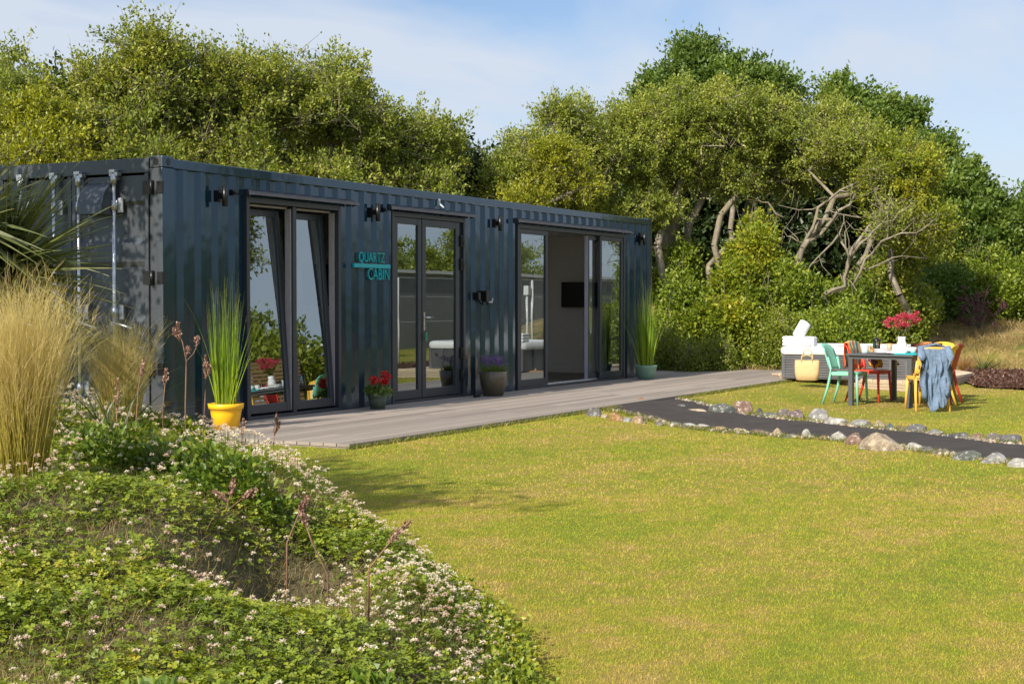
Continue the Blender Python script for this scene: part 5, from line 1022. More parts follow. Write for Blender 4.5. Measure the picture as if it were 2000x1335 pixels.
# big dark trees behind
T3(1390, 39, [E3(1390, 190, 39, 120, 100, 1, 1), E3(1480, 195, 39, 85, 75, 1, .6), E3(1300, 200, 38.6, 70, 66, 1, .4), E3(1365, 100, 39, 38, 24, 1, .1)], 'tall dark green broadleaf tree, highest point right of centre', 46, nclump=250, nleaf=360, lmat=M['leaf_dark'], leaf=(0.12, 0.07), spread=0.6, flat=0.45, top_shoots=3)
T3(1680, 38.5, [E3(1680, 260, 38.5, 105, 92, 1, 1), E3(1760, 305, 38.5, 85, 95, 1, .7), E3(1632, 175, 38.6, 26, 20, 1, .06)], 'dark green broadleaf tree behind the yellow green rounded tree', 47, nclump=230, nleaf=360, lmat=M['leaf_dark'], leaf=(0.12, 0.07), spread=0.6, flat=0.45, top_shoots=3)
T3(1850, 37, [E3(1850, 405, 37, 95, 115, 1, 1), E3(1900, 445, 36.5, 80, 90, 1, .8), E3(1815, 295, 37.4, 45, 40, 1, .15)], 'dark green broadleaf tree stepping down towards the right edge', 48, nclump=260, nleaf=340, lmat=M['leaf_dark'], leaf=(0.12, 0.07), spread=0.55, flat=0.5)
T3(2010, 36.5, [E3(2010, 460, 36.5, 85, 85, 1, 1), E3(2100, 450, 37, 110, 110, 1, 1)], 'dark green tree cut off by the right edge of the photo', 49, nclump=210, nleaf=320, lmat=M['leaf_dark'], leaf=(0.12, 0.07), spread=0.55, flat=0.5)
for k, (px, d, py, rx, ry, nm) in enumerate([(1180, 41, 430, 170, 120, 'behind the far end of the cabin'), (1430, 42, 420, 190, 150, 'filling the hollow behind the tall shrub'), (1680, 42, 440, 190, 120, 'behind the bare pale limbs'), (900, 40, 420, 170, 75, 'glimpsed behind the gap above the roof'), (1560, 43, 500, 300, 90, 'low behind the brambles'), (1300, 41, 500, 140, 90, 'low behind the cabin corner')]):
    T3(px, d, [E3(px, py, d, rx, ry, 1, 1)], 'shade-coloured dark tree '+nm, 60+k, nclump=200, nleaf=240, lmat=M['leaf_painted_shade'], leaf=(0.20, 0.13), spread=0.8)
# shrubs and brambles on the bank
def bush(px, py, d, rx, ry, lmat, label, seed, nl=16000, leaf=(0.06, 0.045), name='bramble_bush', cat='bush', lobes=7, stems=26):
    rng = np.random.default_rng(seed); k = d/FPX; c = pdp(px, py, d); g = float(ground_h(c[0], c[1])); R3 = np.array([rx*k, rx*k*0.8, ry*k]); base = np.array([c[0], c[1], g])
    root = empty(name, base, 0, label, cat, 'bushes and brambles on the bank' if cat == 'bush' else None)
    H = c[2]+R3[2]-g; nlob = lobes*7; q = np.sqrt(rng.random(nlob)); aa = rng.random(nlob)*6.283; lob = np.stack([np.cos(aa)*q*R3[0]*0.9, np.sin(aa)*q*R3[1]*0.9, H*np.sqrt(1-q*q*0.8)*rng.random(nlob)**0.6*0.93], 1)+[c[0], c[1], g]
    lr = rng.uniform(0.12, 0.42, nlob)*min(1.0, H/1.1)*1.15; pick = rng.choice(nlob, nl, p=lr**1.6/np.sum(lr**1.6)); v = unit(rng.normal(size=(nl, 3)))*(rng.random((nl, 1))**0.35)
    P = lob[pick]+v*lr[pick][:, None]; P = P+unit(rng.normal(size=P.shape))*rng.exponential(0.06, (nl, 1))
    gh = ground_h(P[:, 0], P[:, 1]); P[:, 2] = np.where(P[:, 2] < gh+0.03, gh+0.03+rng.random(nl)*0.3, P[:, 2])
    tint = np.clip(lr[pick]*0.5+rng.random(nl)*0.75-0.1, 0, 1); V, F, T = leaves(P-base, leaf[0], leaf[1], rng, dirs=v*0.7, tint=tint); npmesh('foliage', V, F, lmat, root, tint=T)
    a = np.tile(np.array([0, 0, 0.0]), (stems, 1))+rng.normal(size=(stems, 3))*[rx*k*0.3, rx*k*0.2, 0]; e = (unit(rng.normal(size=(stems, 3))+[0, 0, 0.6])*R3*1.02)+c-base
    m1 = a*0.45+e*0.55+rng.normal(size=a.shape)*0.12; V1, F1 = branch_tubes(a, m1, np.full(stems, 0.014), np.full(stems, 0.009), 5); V2, F2 = branch_tubes(m1, e, np.full(stems, 0.009), np.full(stems, 0.003), 5)
    npmesh('stems', np.concatenate([V1, V2]), np.concatenate([F1, F2+len(V1)]), M['bark'], root); return root
B = [
 (1470, 480, 31.0, 75, 85, 'leaf_shrub', 'tall yellowing shrub in front of the dark hollow', 26000, (0.075, 0.05), 'shrub'),
 (1445, 590, 30.2, 105, 75, 'leaf_shrub', 'broad yellow green shrub below the tall yellowing one', 26000, (0.075, 0.05), 'shrub'),
 (1335, 610, 30.4, 60, 62, 'leaf_hedge', 'green bramble bush beside the cabin corner', 13000, (0.06, 0.045), 'bramble_bush'),
 (1335, 520, 31.8, 50, 60, 'leaf_hedge', 'upper bramble bush between cabin corner and leaning trunk', 9000, (0.06, 0.045), 'bramble_bush'),
 (1545, 590, 30.4, 85, 72, 'leaf_hedge', 'bramble bush behind the left end of the hot tub', 19000, (0.06, 0.045), 'bramble_bush'),
 (1650, 612, 31.6, 80, 45, 'leaf_hedge', 'bramble bush behind the mint chair', 16000, (0.06, 0.045), 'bramble_bush'),
 (1660, 570, 31.4, 85, 40, 'leaf_hedge', 'bright green bramble mound at the foot of the bare pale limbs', 13000, (0.06, 0.045), 'bramble_bush'),
 (1625, 640, 29.2, 80, 28, 'leaf_hedge', 'low bramble bush right behind the hot tub and table', 12000, (0.06, 0.045), 'bramble_bush'),
 (1745, 590, 33.6, 80, 52, 'leaf_hedge', 'bramble bush behind the crimson flowers', 17000, (0.06, 0.045), 'bramble_bush'),
 (1745, 530, 32.2, 90, 50, 'leaf_mid', 'shadowed bramble bush below the yellow green tree', 13000, (0.07, 0.05), 'bramble_bush'),
 (1835, 570, 34.6, 70, 50, 'leaf_dark', 'shade-coloured dark bush above the dry bank', 14000, (0.07, 0.05), 'bush'),  # darker leaf material carries the shade this bush stands in
 (1850, 500, 36, 75, 55, 'leaf_mid', 'rough green bush under the dark trees on the right', 12000, (0.07, 0.04), 'bush'),
 (1930, 520, 35.5, 75, 65, 'leaf_hedge', 'sunlit bramble bank near the right edge', 17000, (0.06, 0.04), 'bramble_bush'),
 (1965, 570, 34.8, 75, 48, 'leaf_hedge', 'low sunlit brambles at the right edge above the grass bank', 14000, (0.06, 0.045), 'bramble_bush'),
 (2060, 550, 34.5, 90, 70, 'leaf_hedge', 'bramble bush cut by the right edge', 14000, (0.07, 0.05), 'bramble_bush'),
 (1300, 665, 28.8, 38, 30, 'leaf_mid', 'small round shrub in the bark bed by the green pot', 5000, (0.04, 0.02), 'small_shrub'),
 (1395, 675, 28.6, 40, 18, 'leaf_mid', 'small grey green shrub in the bark bed, middle of the row', 4500, (0.045, 0.018), 'small_shrub'),
 (1345, 682, 28.2, 26, 16, 'leaf_mid', 'tiny shrub in the bark bed between the two rounder shrubs', 3000, (0.04, 0.016), 'small_shrub'),
 (1520, 645, 29.2, 45, 34, 'leaf_mid', 'twiggy shrub behind the white towels', 6000, (0.05, 0.03), 'small_shrub')]
for i, (x, y, d, rx, ry, m_, lab, nl, lf, nm) in enumerate(B): bush(x, y, d, rx, ry, M[m_], lab, 300+i, int(nl*1.5), (lf[0]*1.25, lf[1]*1.25), nm)
# purple valerian in the shade, twigs, dead log
rng = np.random.default_rng(77)
c = pdp(1912, 600, 33.4); cc = c+rng.normal(size=(60, 3))*[0.30, 0.3, 0.17]; P = np.repeat(cc, 22, 0)+rng.normal(size=(1320, 3))*0.03
r_ = empty('flowering_shrub', c-[0, 0, 0.5], 0, 'dim purple flowering shrub in the shade above the dry bank', 'flowers'); V, F, T = leaves(P-np.array(r_.location), 0.04, 0.035, rng); npmesh('flowers', V, F, foliage('mauve flowers', [(0, (0.07, 0.02, 0.035)), (1, (0.20, 0.08, 0.12))]), r_, tint=T)
mb = MB(); [mb.tube([(0, 0, -0.2), tuple((q-np.array(r_.location))*[0.5, 0.5, 0.6]), tuple(q-np.array(r_.location))], 0.006, 4) for q in cc[:30]]; mb.build('stems', M['bark'], r_)
lg = empty('fallen_branch', pdp(1620, 630, 29.5), 0, 'dead grey branch lying across the brambles behind the hot tub', 'branch'); mb = MB(); q = lambda x, y, d=30.2: tuple(pdp(x+10, y, d)-np.array(lg.location))
mb.tube([q(1560, 622), q(1590, 612), q(1615, 618), q(1640, 622)], [0.03, 0.06, 0.05, 0.02], 8); mb.tube([q(1600, 615), q(1575, 628), q(1566, 640)], [0.04, 0.03, 0.012], 7); mb.tube([q(1610, 616), q(1600, 600), q(1580, 592)], [0.03, 0.02, 0.008], 6); mb.build('branch', M['bark'], lg)
# ferns, sedge, yucca
def rosette(name, px, py, n, L, w, m, label, seed, elev=(0.5, 1.2), droop=0.5, z=None, K=6, cat='plant', mid=0.0, sub=False):
    rng = np.random.default_rng(seed); p = gp(px, py, LAWN+0.02); p[2] = float(ground_h(p[0], p[1])); root = empty(name, p, 0, label, cat)
    a = rng.random(n)*6.283; e = rng.uniform(*elev, n); P = np.zeros((n, 3))+rng.normal(size=(n, 3))*[0.03, 0.03, 0]+[0, 0, 0.02]; D = np.stack([np.cos(a), np.sin(a), np.tan(e)], 1)
    V, F, T = ribbons(P, D, L*rng.uniform(0.6, 1.05, n), w, rng, K=K, droop=droop, grad=(-0.1, 0.15, 1.0))
    if sub:  # fronds: rows of leaflets along each rib
        A = V.reshape(n, K+1, 2, 3).mean(2); Ps, Ds, Ls = [], [], []
        for k in range(1, K+1):
            for t in np.linspace(0, 1, 5, endpoint=False):
                q = A[:, k-1]*(1-t)+A[:, k]*t; d = unit(A[:, k]-A[:, k-1]); s = unit(np.cross(d, [0, 0, 1.0]))
                for sg in (-1, 1): Ps.append(q); Ds.append(s*sg+d*0.5); Ls.append(np.full(n, L*0.26*(1-((k-1+t)/K)**1.5)+0.01))
        V2, F2, T2 = ribbons(np.concatenate(Ps), np.concatenate(Ds), np.concatenate(Ls), 0.022, rng, K=2, droop=0.25); V, F, T = joinq([(V, F, T), (V2, F2, T2)])
    npmesh('foliage', V, F, m, root, tint=T); return root
rosette('fern', 1462, 706, 26, 0.75, 0.02, M['fern'], 'bright yellow green fern in the bark bed, left of the hot tub', 81, sub=True)
rosette('fern', 1503, 702, 22, 0.62, 0.02, M['fern'], 'smaller yellow green fern close behind the folded towels', 82, sub=True)
rosette('fern', 1422, 704, 20, 0.5, 0.02, M['fern'], 'low yellow green fern farthest left in the bark bed', 83, sub=True)
rosette('sedge', 1846, 727, 420, 0.50, 0.006, M['orange_grass'], 'russet tuft of sedge right of the jacket, left one', 84, elev=(0.7, 1.4), droop=0.35)
rosette('sedge', 1885, 728, 420, 0.52, 0.006, M['orange_grass'], 'russet tuft of sedge right of the jacket, right one', 85, elev=(0.7, 1.4), droop=0.35)
rosette('yucca', 1917, 727, 34, 0.62, 0.035, M['cordy'], 'small spiky yucca beside the russet sedge', 86, elev=(0.5, 1.3), droop=0.1)
rosette('small_plant', 1370, 703, 60, 0.35, 0.012, M['leaf_mid'], 'little strappy plant left in the bark bed', 87, elev=(0.5, 1.3), droop=0.3)
rosette('small_plant', 1540, 705, 60, 0.35, 0.012, M['leaf_mid'], 'little strappy plant against the tub corner', 88, elev=(0.5, 1.3), droop=0.3)
# rough grass on the banks
def bankgrass():
    rng = np.random.default_rng(91); n = 110000; u = rng.uniform(1.5, 13, n); d = rng.uniform(28.5, 36, n); x = CAM[0]+u*RR[0]+d*VV[0]; y = CAM[1]+u*RR[1]+d*VV[1]; z = ground_h(x, y); k = z > LAWN+0.05; x, y, z = x[k], y[k], z[k]; n = len(x)
    clump = vnoise(x, y, 0.5, 12); k = rng.random(n) < 0.45+clump*1.2; x, y, z = x[k], y[k], z[k]; n = len(x)
    P = np.stack([x, y, z-0.01], 1); D = rng.normal(size=(n, 3))*[0.5, 0.5, 0]+[0, 0, 1]; V, F, T = ribbons(P, D, rng.uniform(0.08, 0.24, n), 0.012, rng, K=2, droop=0.5, tint=np.clip(0.5+vnoise(x, y, 0.9, 5)*1.0+rng.normal(size=n)*0.2, 0, 1))
    o = npmesh('bank_grass', V, F, M['drygrass'], None, tint=T); tag(o, 'rough dry grass growing on the bank', 'grass', kind='stuff')
bankgrass()
def chips(name, quad, n, seed, label):
    rng = np.random.default_rng(seed); A, B_2, C2, D2 = [gp(x, y, LAWN+0.05) for x, y in quad]; u = rng.random((n, 1)); v = rng.random((n, 1)); P = (A*(1-u)+B_2*u)*(1-v)+(D2*(1-u)+C2*u)*v; P[:, 2] = LAWN+0.06+rng.random(n)*0.05
    V, F, T = leaves(P, 0.06, 0.025, rng, up=-0.1); o = npmesh(name, V, F, M['mulchchip'], None, tint=T); tag(o, label, 'bark chips', kind='stuff')
M['mulchchip'] = foliage('bark chips', [(0, (0.03, 0.015, 0.012)), (0.7, (0.10, 0.045, 0.03)), (1, (0.26, 0.14, 0.09))], transl=0.0)
chips('bark_chips', [(1275, 719), (1534, 727), (1560, 702), (1275, 697)], 9000, 95, 'red brown bark chips in the bed behind the deck')
chips('bark_chips', [(1900, 752), (2150, 765), (2150, 728), (1885, 724)], 9000, 96, 'dark bark chips in the bed at the right edge')
# ------------------------------------------------ the other side of the garden (seen only mirrored in the glass)
for k, (x, y, r, h, lm) in enumerate([(8, -34, 3.2, 1.9, 'leaf_mid'), (15, -34, 3.6, 1.6, 'leaf_olive'), (22, -33, 3.2, 2.1, 'leaf_shrub'), (29, -31, 3.8, 1.7, 'leaf_olive'), (37, -30, 4.0, 2.3, 'leaf_olive'), (46, -28, 4.6, 2.6, 'leaf_mid'), (56, -28, 5.0, 2.8, 'leaf_olive'), (14.6, -10.3, 0.6, 1.2, 'leaf_olive'), (21.0, -15.6, 2.3, 1.8, 'leaf_mid')]):
    zc = h*0.8 if k != 7 else 3.9
    tree((x, y, LAWN-0.05), [((x, y, zc), (r, r, h*0.8 if k != 7 else 1.1), 1)], 90, 150 if k != 7 else 60, M[lm], 'leafy tree across the garden, mirrored in the glass, %s from the left' % ORD[k], seed=500+k, leaf=(0.16, 0.10) if k != 7 else (0.1, 0.05), spread=0.7 if k != 7 else 0.4)
# dappled shade on the end doors comes from a tree left of the cabin
tree((-3.4, 3.6, LAWN-0.05), [((-3.0, 1.9, 4.1), (0.9, 1.5, 1.5), 1), ((-3.3, 1.9, 3.0), (0.7, 1.3, 0.9), .5)], 110, 48, M['leaf_mid'], 'slender tree beside the cabin end casting dappled shade on the doors', seed=520, leaf=(0.11, 0.07), spread=0.4)
tree((-9.4, -1.9, LAWN-0.05), [((-9.5, -2.6, 4.6), (1.1, 1.7, 0.9), 1)], 46, 36, M['leaf_mid'], 'small tree left of the bank throwing streaks of shade over the lawn edge', seed=521, leaf=(0.10, 0.06), spread=0.4)
nb_ = empty('neighbour_cabin', (24.0, -14.0, 0), 0, 'second grey cabin across the garden, mirrored in the glass', 'cabin'); mb = MB(); mb.box(0, -2.4, LAWN, 24, 0, 2.2)
mb.build('wall', plain('grey boarded wall', (0.20, 0.20, 0.21), 0.6, var=0.15, scale=3), nb_); mb = MB(); mb.box(-0.1, -2.5, 2.201, 24.1, 0.12, 2.3); mb.build('roof', M['white_plastic'], nb_)
lp = empty('lamp_post', (21.4, -6.9, LAWN), 0, 'white post across the garden, mirrored in the glass', 'post'); mb = MB(); mb.tube([(0, 0, 0), (0, 0, 1.85)], [0.035, 0.03], 12); mb.build('pole', M['white_plastic'], lp); mb = MB(); mb.box(-0.07, -0.07, 1.62, 0.07, 0.07, 1.85); mb.build('lamp_head', M['white_plastic'], lp, bevel=0.01)
fn = empty('slatted_fence', (9.0, -8.75, LAWN), rad(18.9), 'slatted larch screen across the garden, mirrored in the tilted window', 'fence')
for k in range(18):
    mb = MB(); mb.box(0, -0.012, 0.03+k*0.078, 4.0, 0.012, 0.03+k*0.078+0.055); mb.build('slat', M['fence'], fn)
for k in range(3): mb = MB(); mb.box(k*1.95, -0.06, 0, k*1.95+0.07, -0.0125, 1.44); mb.build('post', M['fence'], fn)

rl = empty('white_railing', (17.0, -8.1, LAWN), math.atan2(1.2, 4.4), 'white post and rail fence across the garden, mirrored in the doors', 'railing')
for k in range(3): mb = MB(); mb.tube([(k*4.55+0.2, 0, 0), (k*4.55+0.2, 0, 2.0)], 0.03, 10); mb.build('post', M['white_plastic'], rl)
rlm = plain('weathered white rail', (0.30, 0.30, 0.31), 0.5)
for z in (1.99, 1.56, 0.98): mb = MB(); mb.box(0, -0.012, z, 9.6, 0.012, z+0.02); mb.build('rail', rlm, rl)
# ================================================================== the bank of flowering clover at the left front
def P0(px, py, d): p = pdp(px, py, d); return p
u_ = np.arange(-9.5, 1.0, 0.045); d_ = np.arange(1.6, 14.6, 0.05); Ug, Dg = np.meshgrid(u_, d_)
Xg = CAM[0]+Ug*RR[0]+Dg*VV[0]; Yg = CAM[1]+Ug*RR[1]+Dg*VV[1]; Zg = mound_h(Xg, Yg)
nx = len(u_); I = np.arange(len(d_)-1)[:, None]*nx+np.arange(nx-1)[None]; F = np.stack([I, I+1, I+nx+1, I+nx], -1).reshape(-1, 4)
ok = ((Xg < -0.15) | (Yg < -2.75)) & ((Xg < -0.45) | (Yg < -3.0)); zz = (Zg > LAWN-0.05).ravel()
F = F[ok.ravel()[F].all(1) & zz[F].any(1)]
def earth():
    m, t, b = mat('bank earth and thatch'); n = noise(t, 3, 6, 0.7); n2 = noise(t, 40, 4, 0.7)
    c = ramp(t, n, [(0.35, (0.050, 0.060, 0.018)), (0.5, (0.10, 0.085, 0.040)), (0.66, (0.17, 0.135, 0.085))]); c = mixc(t, 1.0, c, ramp(t, n2, [(0.3, (0.55, 0.55, 0.55)), (0.7, (1.25, 1.2, 1.15))]), 'MULTIPLY')
    t.links.new(c, b.inputs['Base Color']); b.inputs['Roughness'].default_value = 0.95; bump(t, b, n2, 1.0, 0.03); return m
mo = npmesh('clover_bank', np.stack([Xg.ravel(), Yg.ravel(), Zg.ravel()], 1), F, earth(), smooth=True); tag(mo, kind='structure')
def scatter(n, seed, u0=-3.2, u1=1.0, d0=1.9, d1=11.5):
    rng = np.random.default_rng(seed); d = (rng.random(n)*(d1**1.15-d0**1.15)+d0**1.15)**(1/1.15); lim = d*0.36+0.25; u = rng.uniform(-1, 1, n)*0; u = -lim+rng.random(n)*(lim+np.interp(d, MD, MU)+0.02)
    x = CAM[0]+u*RR[0]+d*VV[0]; y = CAM[1]+u*RR[1]+d*VV[1]; s = np.interp(d, MD, MU)-u; k = (s > -0.04) & ((x < -0.42) | (y < -2.7)); return x[k], y[k], mound_h(x[k], y[k]), s[k], u[k], d[k], rng
def hollow(u, d): return np.exp(-(((u+0.86)/0.34)**2+((d-5.75)/0.62)**2))
# clover leaves: three leaflets on a stalk
x, y, z, s, u, d, rng = scatter(150000, 41); bare = np.clip(vnoise(x, y, 0.55, 21)*1.5+vnoise(x, y, 0.2, 22)*0.9, -1, 1); keep = rng.random(len(x)) < np.clip(0.84-bare*1.0-hollow(u, d)*1.1, 0.05, 1); x, y, z, s, u, d, bare = [q[keep] for q in (x, y, z, s, u, d, bare)]; n = len(x)
hgt = rng.uniform(0.015, 0.075, n)*(1-0.4*np.clip(bare, 0, 1)); c = np.stack([x, y, z+hgt], 1); lt = rng.random(n); up = unit(rng.normal(size=(n, 3))*0.38+[0, 0, 1]); a0 = rng.random(n)*6.283
parts = []; tpat = np.clip(0.45-bare*0.35+rng.normal(size=n)*0.22, 0, 1)
ex = unit(np.cross(up, [1.0, 0.2, 0])); ey = np.cross(up, ex); sz = rng.uniform(0.009, 0.019, n)
for k in range(3):
    a = a0+k*2.094; dr = ex*np.cos(a)[:, None]+ey*np.sin(a)[:, None]; sd = np.cross(up, dr); l = sz
    V = np.stack([c, c+dr*(l*0.62)[:, None]+sd*(l*0.52)[:, None]+up*(l*0.12)[:, None], c+dr*(l*1.05)[:, None], c+dr*(l*0.62)[:, None]-sd*(l*0.52)[:, None]+up*(l*0.12)[:, None]], 1).reshape(-1, 3); parts.append((V, np.arange(4*n).reshape(n, 4), tpat))
V, F, T = joinq(parts); o = npmesh('clover_leaves', V, F, M['clover'], tint=T); tag(o, 'low green clover covering the earth bank', 'clover', kind='stuff')
# clover flower heads
def flowers(n, seed, hmin, hmax, r0, r1, edge):
    x, y, z, s, u, d, rng = scatter(n, seed, d0=2.2, d1=11.8); pt = vnoise(x, y, 0.7, 31)+vnoise(x, y, 0.25, 32)*0.6
    w = np.clip(0.35+pt*1.3, 0.02, 1)*(1-hollow(u, d))
    if edge == 1: w = w*np.exp(-((s-0.22)/0.26)**2)*(d > 4.8)*1.3
    if edge == 3: w = np.clip(w+0.15, 0, 1)*(d < 6.3)*0.75
    if edge == 2: w = w*(d > 6.2)*(u < -1.0)*1.2
    k = rng.random(len(x)) < w; x, y, z, d = x[k], y[k], z[k], d[k]; n = len(x); h = rng.uniform(hmin, hmax, n); c = np.stack([x, y, z+h], 1)+rng.normal(size=(n, 3))*[0.01, 0.01, 0]; r = rng.uniform(r0, r1, n); m = 34
    v = unit(rng.normal(size=(n, m, 3))); v[:, :, 2] = np.abs(v[:, :, 2])*1.0-0.35*(rng.random((n, m)) < 0.4); v = unit(v); P = c[:, None]+v*(r*0.45)[:, None, None]*[1, 1, 0.8]; age = rng.random(n)
    V, F, T = leaves(P.reshape(-1, 3), np.repeat(r*0.75, m), np.repeat(r*0.34, m), rng, dirs=(v*2.5).reshape(-1, 3), up=0.2, tint=np.clip(np.repeat(age, m)*0.5+0.55*(v[:, :, 2].ravel()*0.5+0.5)+rng.normal(size=n*m)*0.12, 0, 1))
    return V, F, T, c, z, rng
A1 = flowers(5600, 42, 0.05, 0.12, 0.007, 0.012, 0); A2 = flowers(7000, 43, 0.05, 0.12, 0.0072, 0.0118, 1); A3 = flowers(4500, 44, 0.10, 0.20, 0.010, 0.017, 2)
A4 = flowers(6500, 48, 0.04, 0.11, 0.0078, 0.013, 3); V, F, T = joinq([q[:3] for q in (A1, A2, A3, A4)]); o = npmesh('clover_flowers', V, F, M['petal'], tint=T); tag(o, 'white and pinkish clover flower heads dotted over the bank', 'clover flowers', kind='stuff')
cs = np.concatenate([q[3] for q in (A1, A2, A3, A4)]); zs = np.concatenate([q[4] for q in (A1, A2, A3, A4)]); g0 = cs.copy(); g0[:, 2] = zs; V, F = branch_tubes(g0, cs, np.full(len(cs), 0.0012), np.full(len(cs), 0.001), 3); o = npmesh('clover_stalks', V, F, M['weed'], tint=np.full(len(F), 0.5)); tag(o, 'thin clover flower stalks on the bank', 'stalks', kind='stuff')
# grass in the clover
def tuftgrass(n, seed, m, name, label, L, wgt, droop=0.35, w=0.0022, K=3):
    x, y, z, s, u, d, rng = scatter(n, seed); k = rng.random(len(x)) < wgt(x, y, u, d, s); x, y, z = x[k], y[k], z[k]; n = len(x); D = rng.normal(size=(n, 3))*[0.45, 0.45, 0]+[0, 0, 1]
    V, F, T = ribbons(np.stack([x, y, z-0.005], 1), D, rng.uniform(*L, n), w, rng, K=K, droop=droop*rng.uniform(0.3, 1.8, n)); o = npmesh(name, V, F, m, tint=T); tag(o, label, 'grass', kind='stuff')
tuftgrass(60000, 45, M['midgrass'], 'bank_grass', 'short green grass mixed into the clover bank', (0.03, 0.13), lambda x, y, u, d, s: 0.35+vnoise(x, y, 0.4, 33)*1.0)
tuftgrass(80000, 46, M['drygrass'], 'dry_grass', 'straw coloured dead grass in the worn patches of the bank', (0.03, 0.12), lambda x, y, u, d, s: np.clip(vnoise(x, y, 0.55, 21)*1.9+0.12+hollow(u, d)*0.5, 0, 1), droop=0.9)
# overhanging fringe along the foot of the bank
def fringe():
    rng = np.random.default_rng(47); n = 16000; d = rng.uniform(4.2, 11, n); u = np.interp(d, MD, MU)+rng.normal(size=n)*0.05+0.0; x = CAM[0]+u*RR[0]+d*VV[0]; y = CAM[1]+u*RR[1]+d*VV[1]; z = np.maximum(mound_h(x, y), LAWN); k = (x < -0.42) | (y < -2.7); x, y, z = x[k], y[k], z[k]; n = len(x)
    V, F, T = leaves(np.stack([x, y, z+rng.uniform(0.0, 0.10, n)], 1), 0.024, 0.02, rng, up=0.3); o = npmesh('edge_leaves', V, F, M['clover'], tint=T); tag(o, 'clover leaves spilling from the foot of the bank onto the lawn', 'clover', kind='stuff')
fringe()
# dark leafy weed clumps
def weedclump(px, py, d, n, r, h, label, seed, m='weed', leaf=(0.035, 0.028)):
    rng = np.random.default_rng(seed); p = pdp(px, py, d); p[2] = float(mound_h(p[0], p[1])); root = empty('weed_clump', p, 0, label, 'weeds', 'leafy weeds on the bank')
    v = unit(rng.normal(size=(n, 3))); v[:, 2] = np.abs(v[:, 2]); P = v*(rng.random((n, 1))**0.45)*[r, r, h]*(0.75+0.35*np.sin(v[:, :1]*9+seed)); gz = mound_h(P[:, 0]+p[0], P[:, 1]+p[1])-p[2]; P[:, 2] += gz
    V, F, T = leaves(P, leaf[0], leaf[1], rng, dirs=v, up=0.2); npmesh('foliage', V, F, M[m], root, tint=T)
    k = 40; e = P[rng.integers(0, n, k)]; a = e*[0.2, 0.2, 0]; V, F = branch_tubes(a, e, np.full(k, 0.003), np.full(k, 0.0015), 4); npmesh('stems', V, F, M['stalk'], root)
weedclump(455, 1010, 6.6, 2600, 0.30, 0.24, 'fresh green leafy weeds above the worn hollow', 61)
weedclump(235, 890, 7.0, 2400, 0.26, 0.22, 'dark green leafy weeds right of the big feather grass', 62)
weedclump(360, 980, 6.9, 1800, 0.24, 0.2, 'leafy weeds under the tall brown seed stalks', 63)
weedclump(20, 770, 8.0, 1600, 0.25, 0.3, 'green leaves at the left edge behind the feather grass', 64)
weedclump(330, 800, 8.8, 2600, 0.36, 0.16, 'yellow green leafy weeds on the crest below the cabin corner', 65, 'leaf_hedge')
weedclump(500, 850, 8.4, 1800, 0.26, 0.14, 'green leafy weeds on the crest beside the deck', 66, 'leaf_hedge')
weedclump(300, 1245, 3.9, 1300, 0.16, 0.09, 'low dark green weeds near the lower left of the bank', 67)
weedclump(760, 1260, 4.4, 1500, 0.16, 0.08, 'low green weeds near the bottom edge of the bank', 68)
# tall feather grasses
def feather(px, py, d, n, L, r, label, seed, lean=(0.0, 0.0), splay=0.35):
    rng = np.random.default_rng(seed); p = pdp(px, py, d); p[2] = float(mound_h(p[0], p[1]))-0.01; root = empty('feather_grass', p, 0, label, 'ornamental grass', 'feather grasses on the bank')
    a = rng.random(n)*6.283; q = np.sqrt(rng.random(n)); P = np.stack([np.cos(a)*q*r, np.sin(a)*q*r, np.zeros(n)], 1); sp = splay*q*rng.uniform(0.3, 1.2, n); D = np.stack([np.cos(a)*sp+lean[0], np.sin(a)*sp+lean[1], np.ones(n)], 1)+rng.normal(size=(14, 3))[rng.integers(0, 14, n)]*[0.06, 0.06, 0]+rng.normal(size=(n, 3))*[0.03, 0.03, 0]
    Ls = L*rng.triangular(0.45, 0.85, 1.05, n); V, F, T = ribbons(P, D, Ls, 0.0021, rng, K=9, droop=0.10+0.30*rng.random(n)**2, wind=(0.02, -0.015), tint=rng.random(n), grad=(0.05, 0.62, 0.35), tipw=0.25); npmesh('stems', V, F, M['stipa'], root, tint=T)
    # fluffy awns near the tops
    A = V.reshape(n, 10, 2, 3).mean(2); kk = rng.integers(5, 10, n*5); ii = np.repeat(np.arange(n), 5); Q = A[ii, kk]; dd = unit(A[ii, kk]-A[ii, kk-1]); D2 = dd+rng.normal(size=dd.shape)*0.28
    V, F, T = ribbons(Q, D2, rng.uniform(0.04, 0.13, len(Q)), 0.0012, rng, K=2, droop=0.3, tint=rng.random(len(Q))*0.4+0.5, tipw=0.5); npmesh('awns', V, F, M['stipa'], root, tint=T)
feather(45, 965, 6.3, 1500, 0.88, 0.095, 'tall golden feather grass at the left edge, the larger of the two', 71, splay=0.09)
feather(236, 790, 8.6, 900, 0.66, 0.09, 'smaller golden feather grass in front of the cabin end doors', 72, splay=0.17)
feather(15, 860, 7.4, 500, 0.75, 0.10, 'sparse feather grass cut by the left edge behind the largest one', 73, splay=0.4)
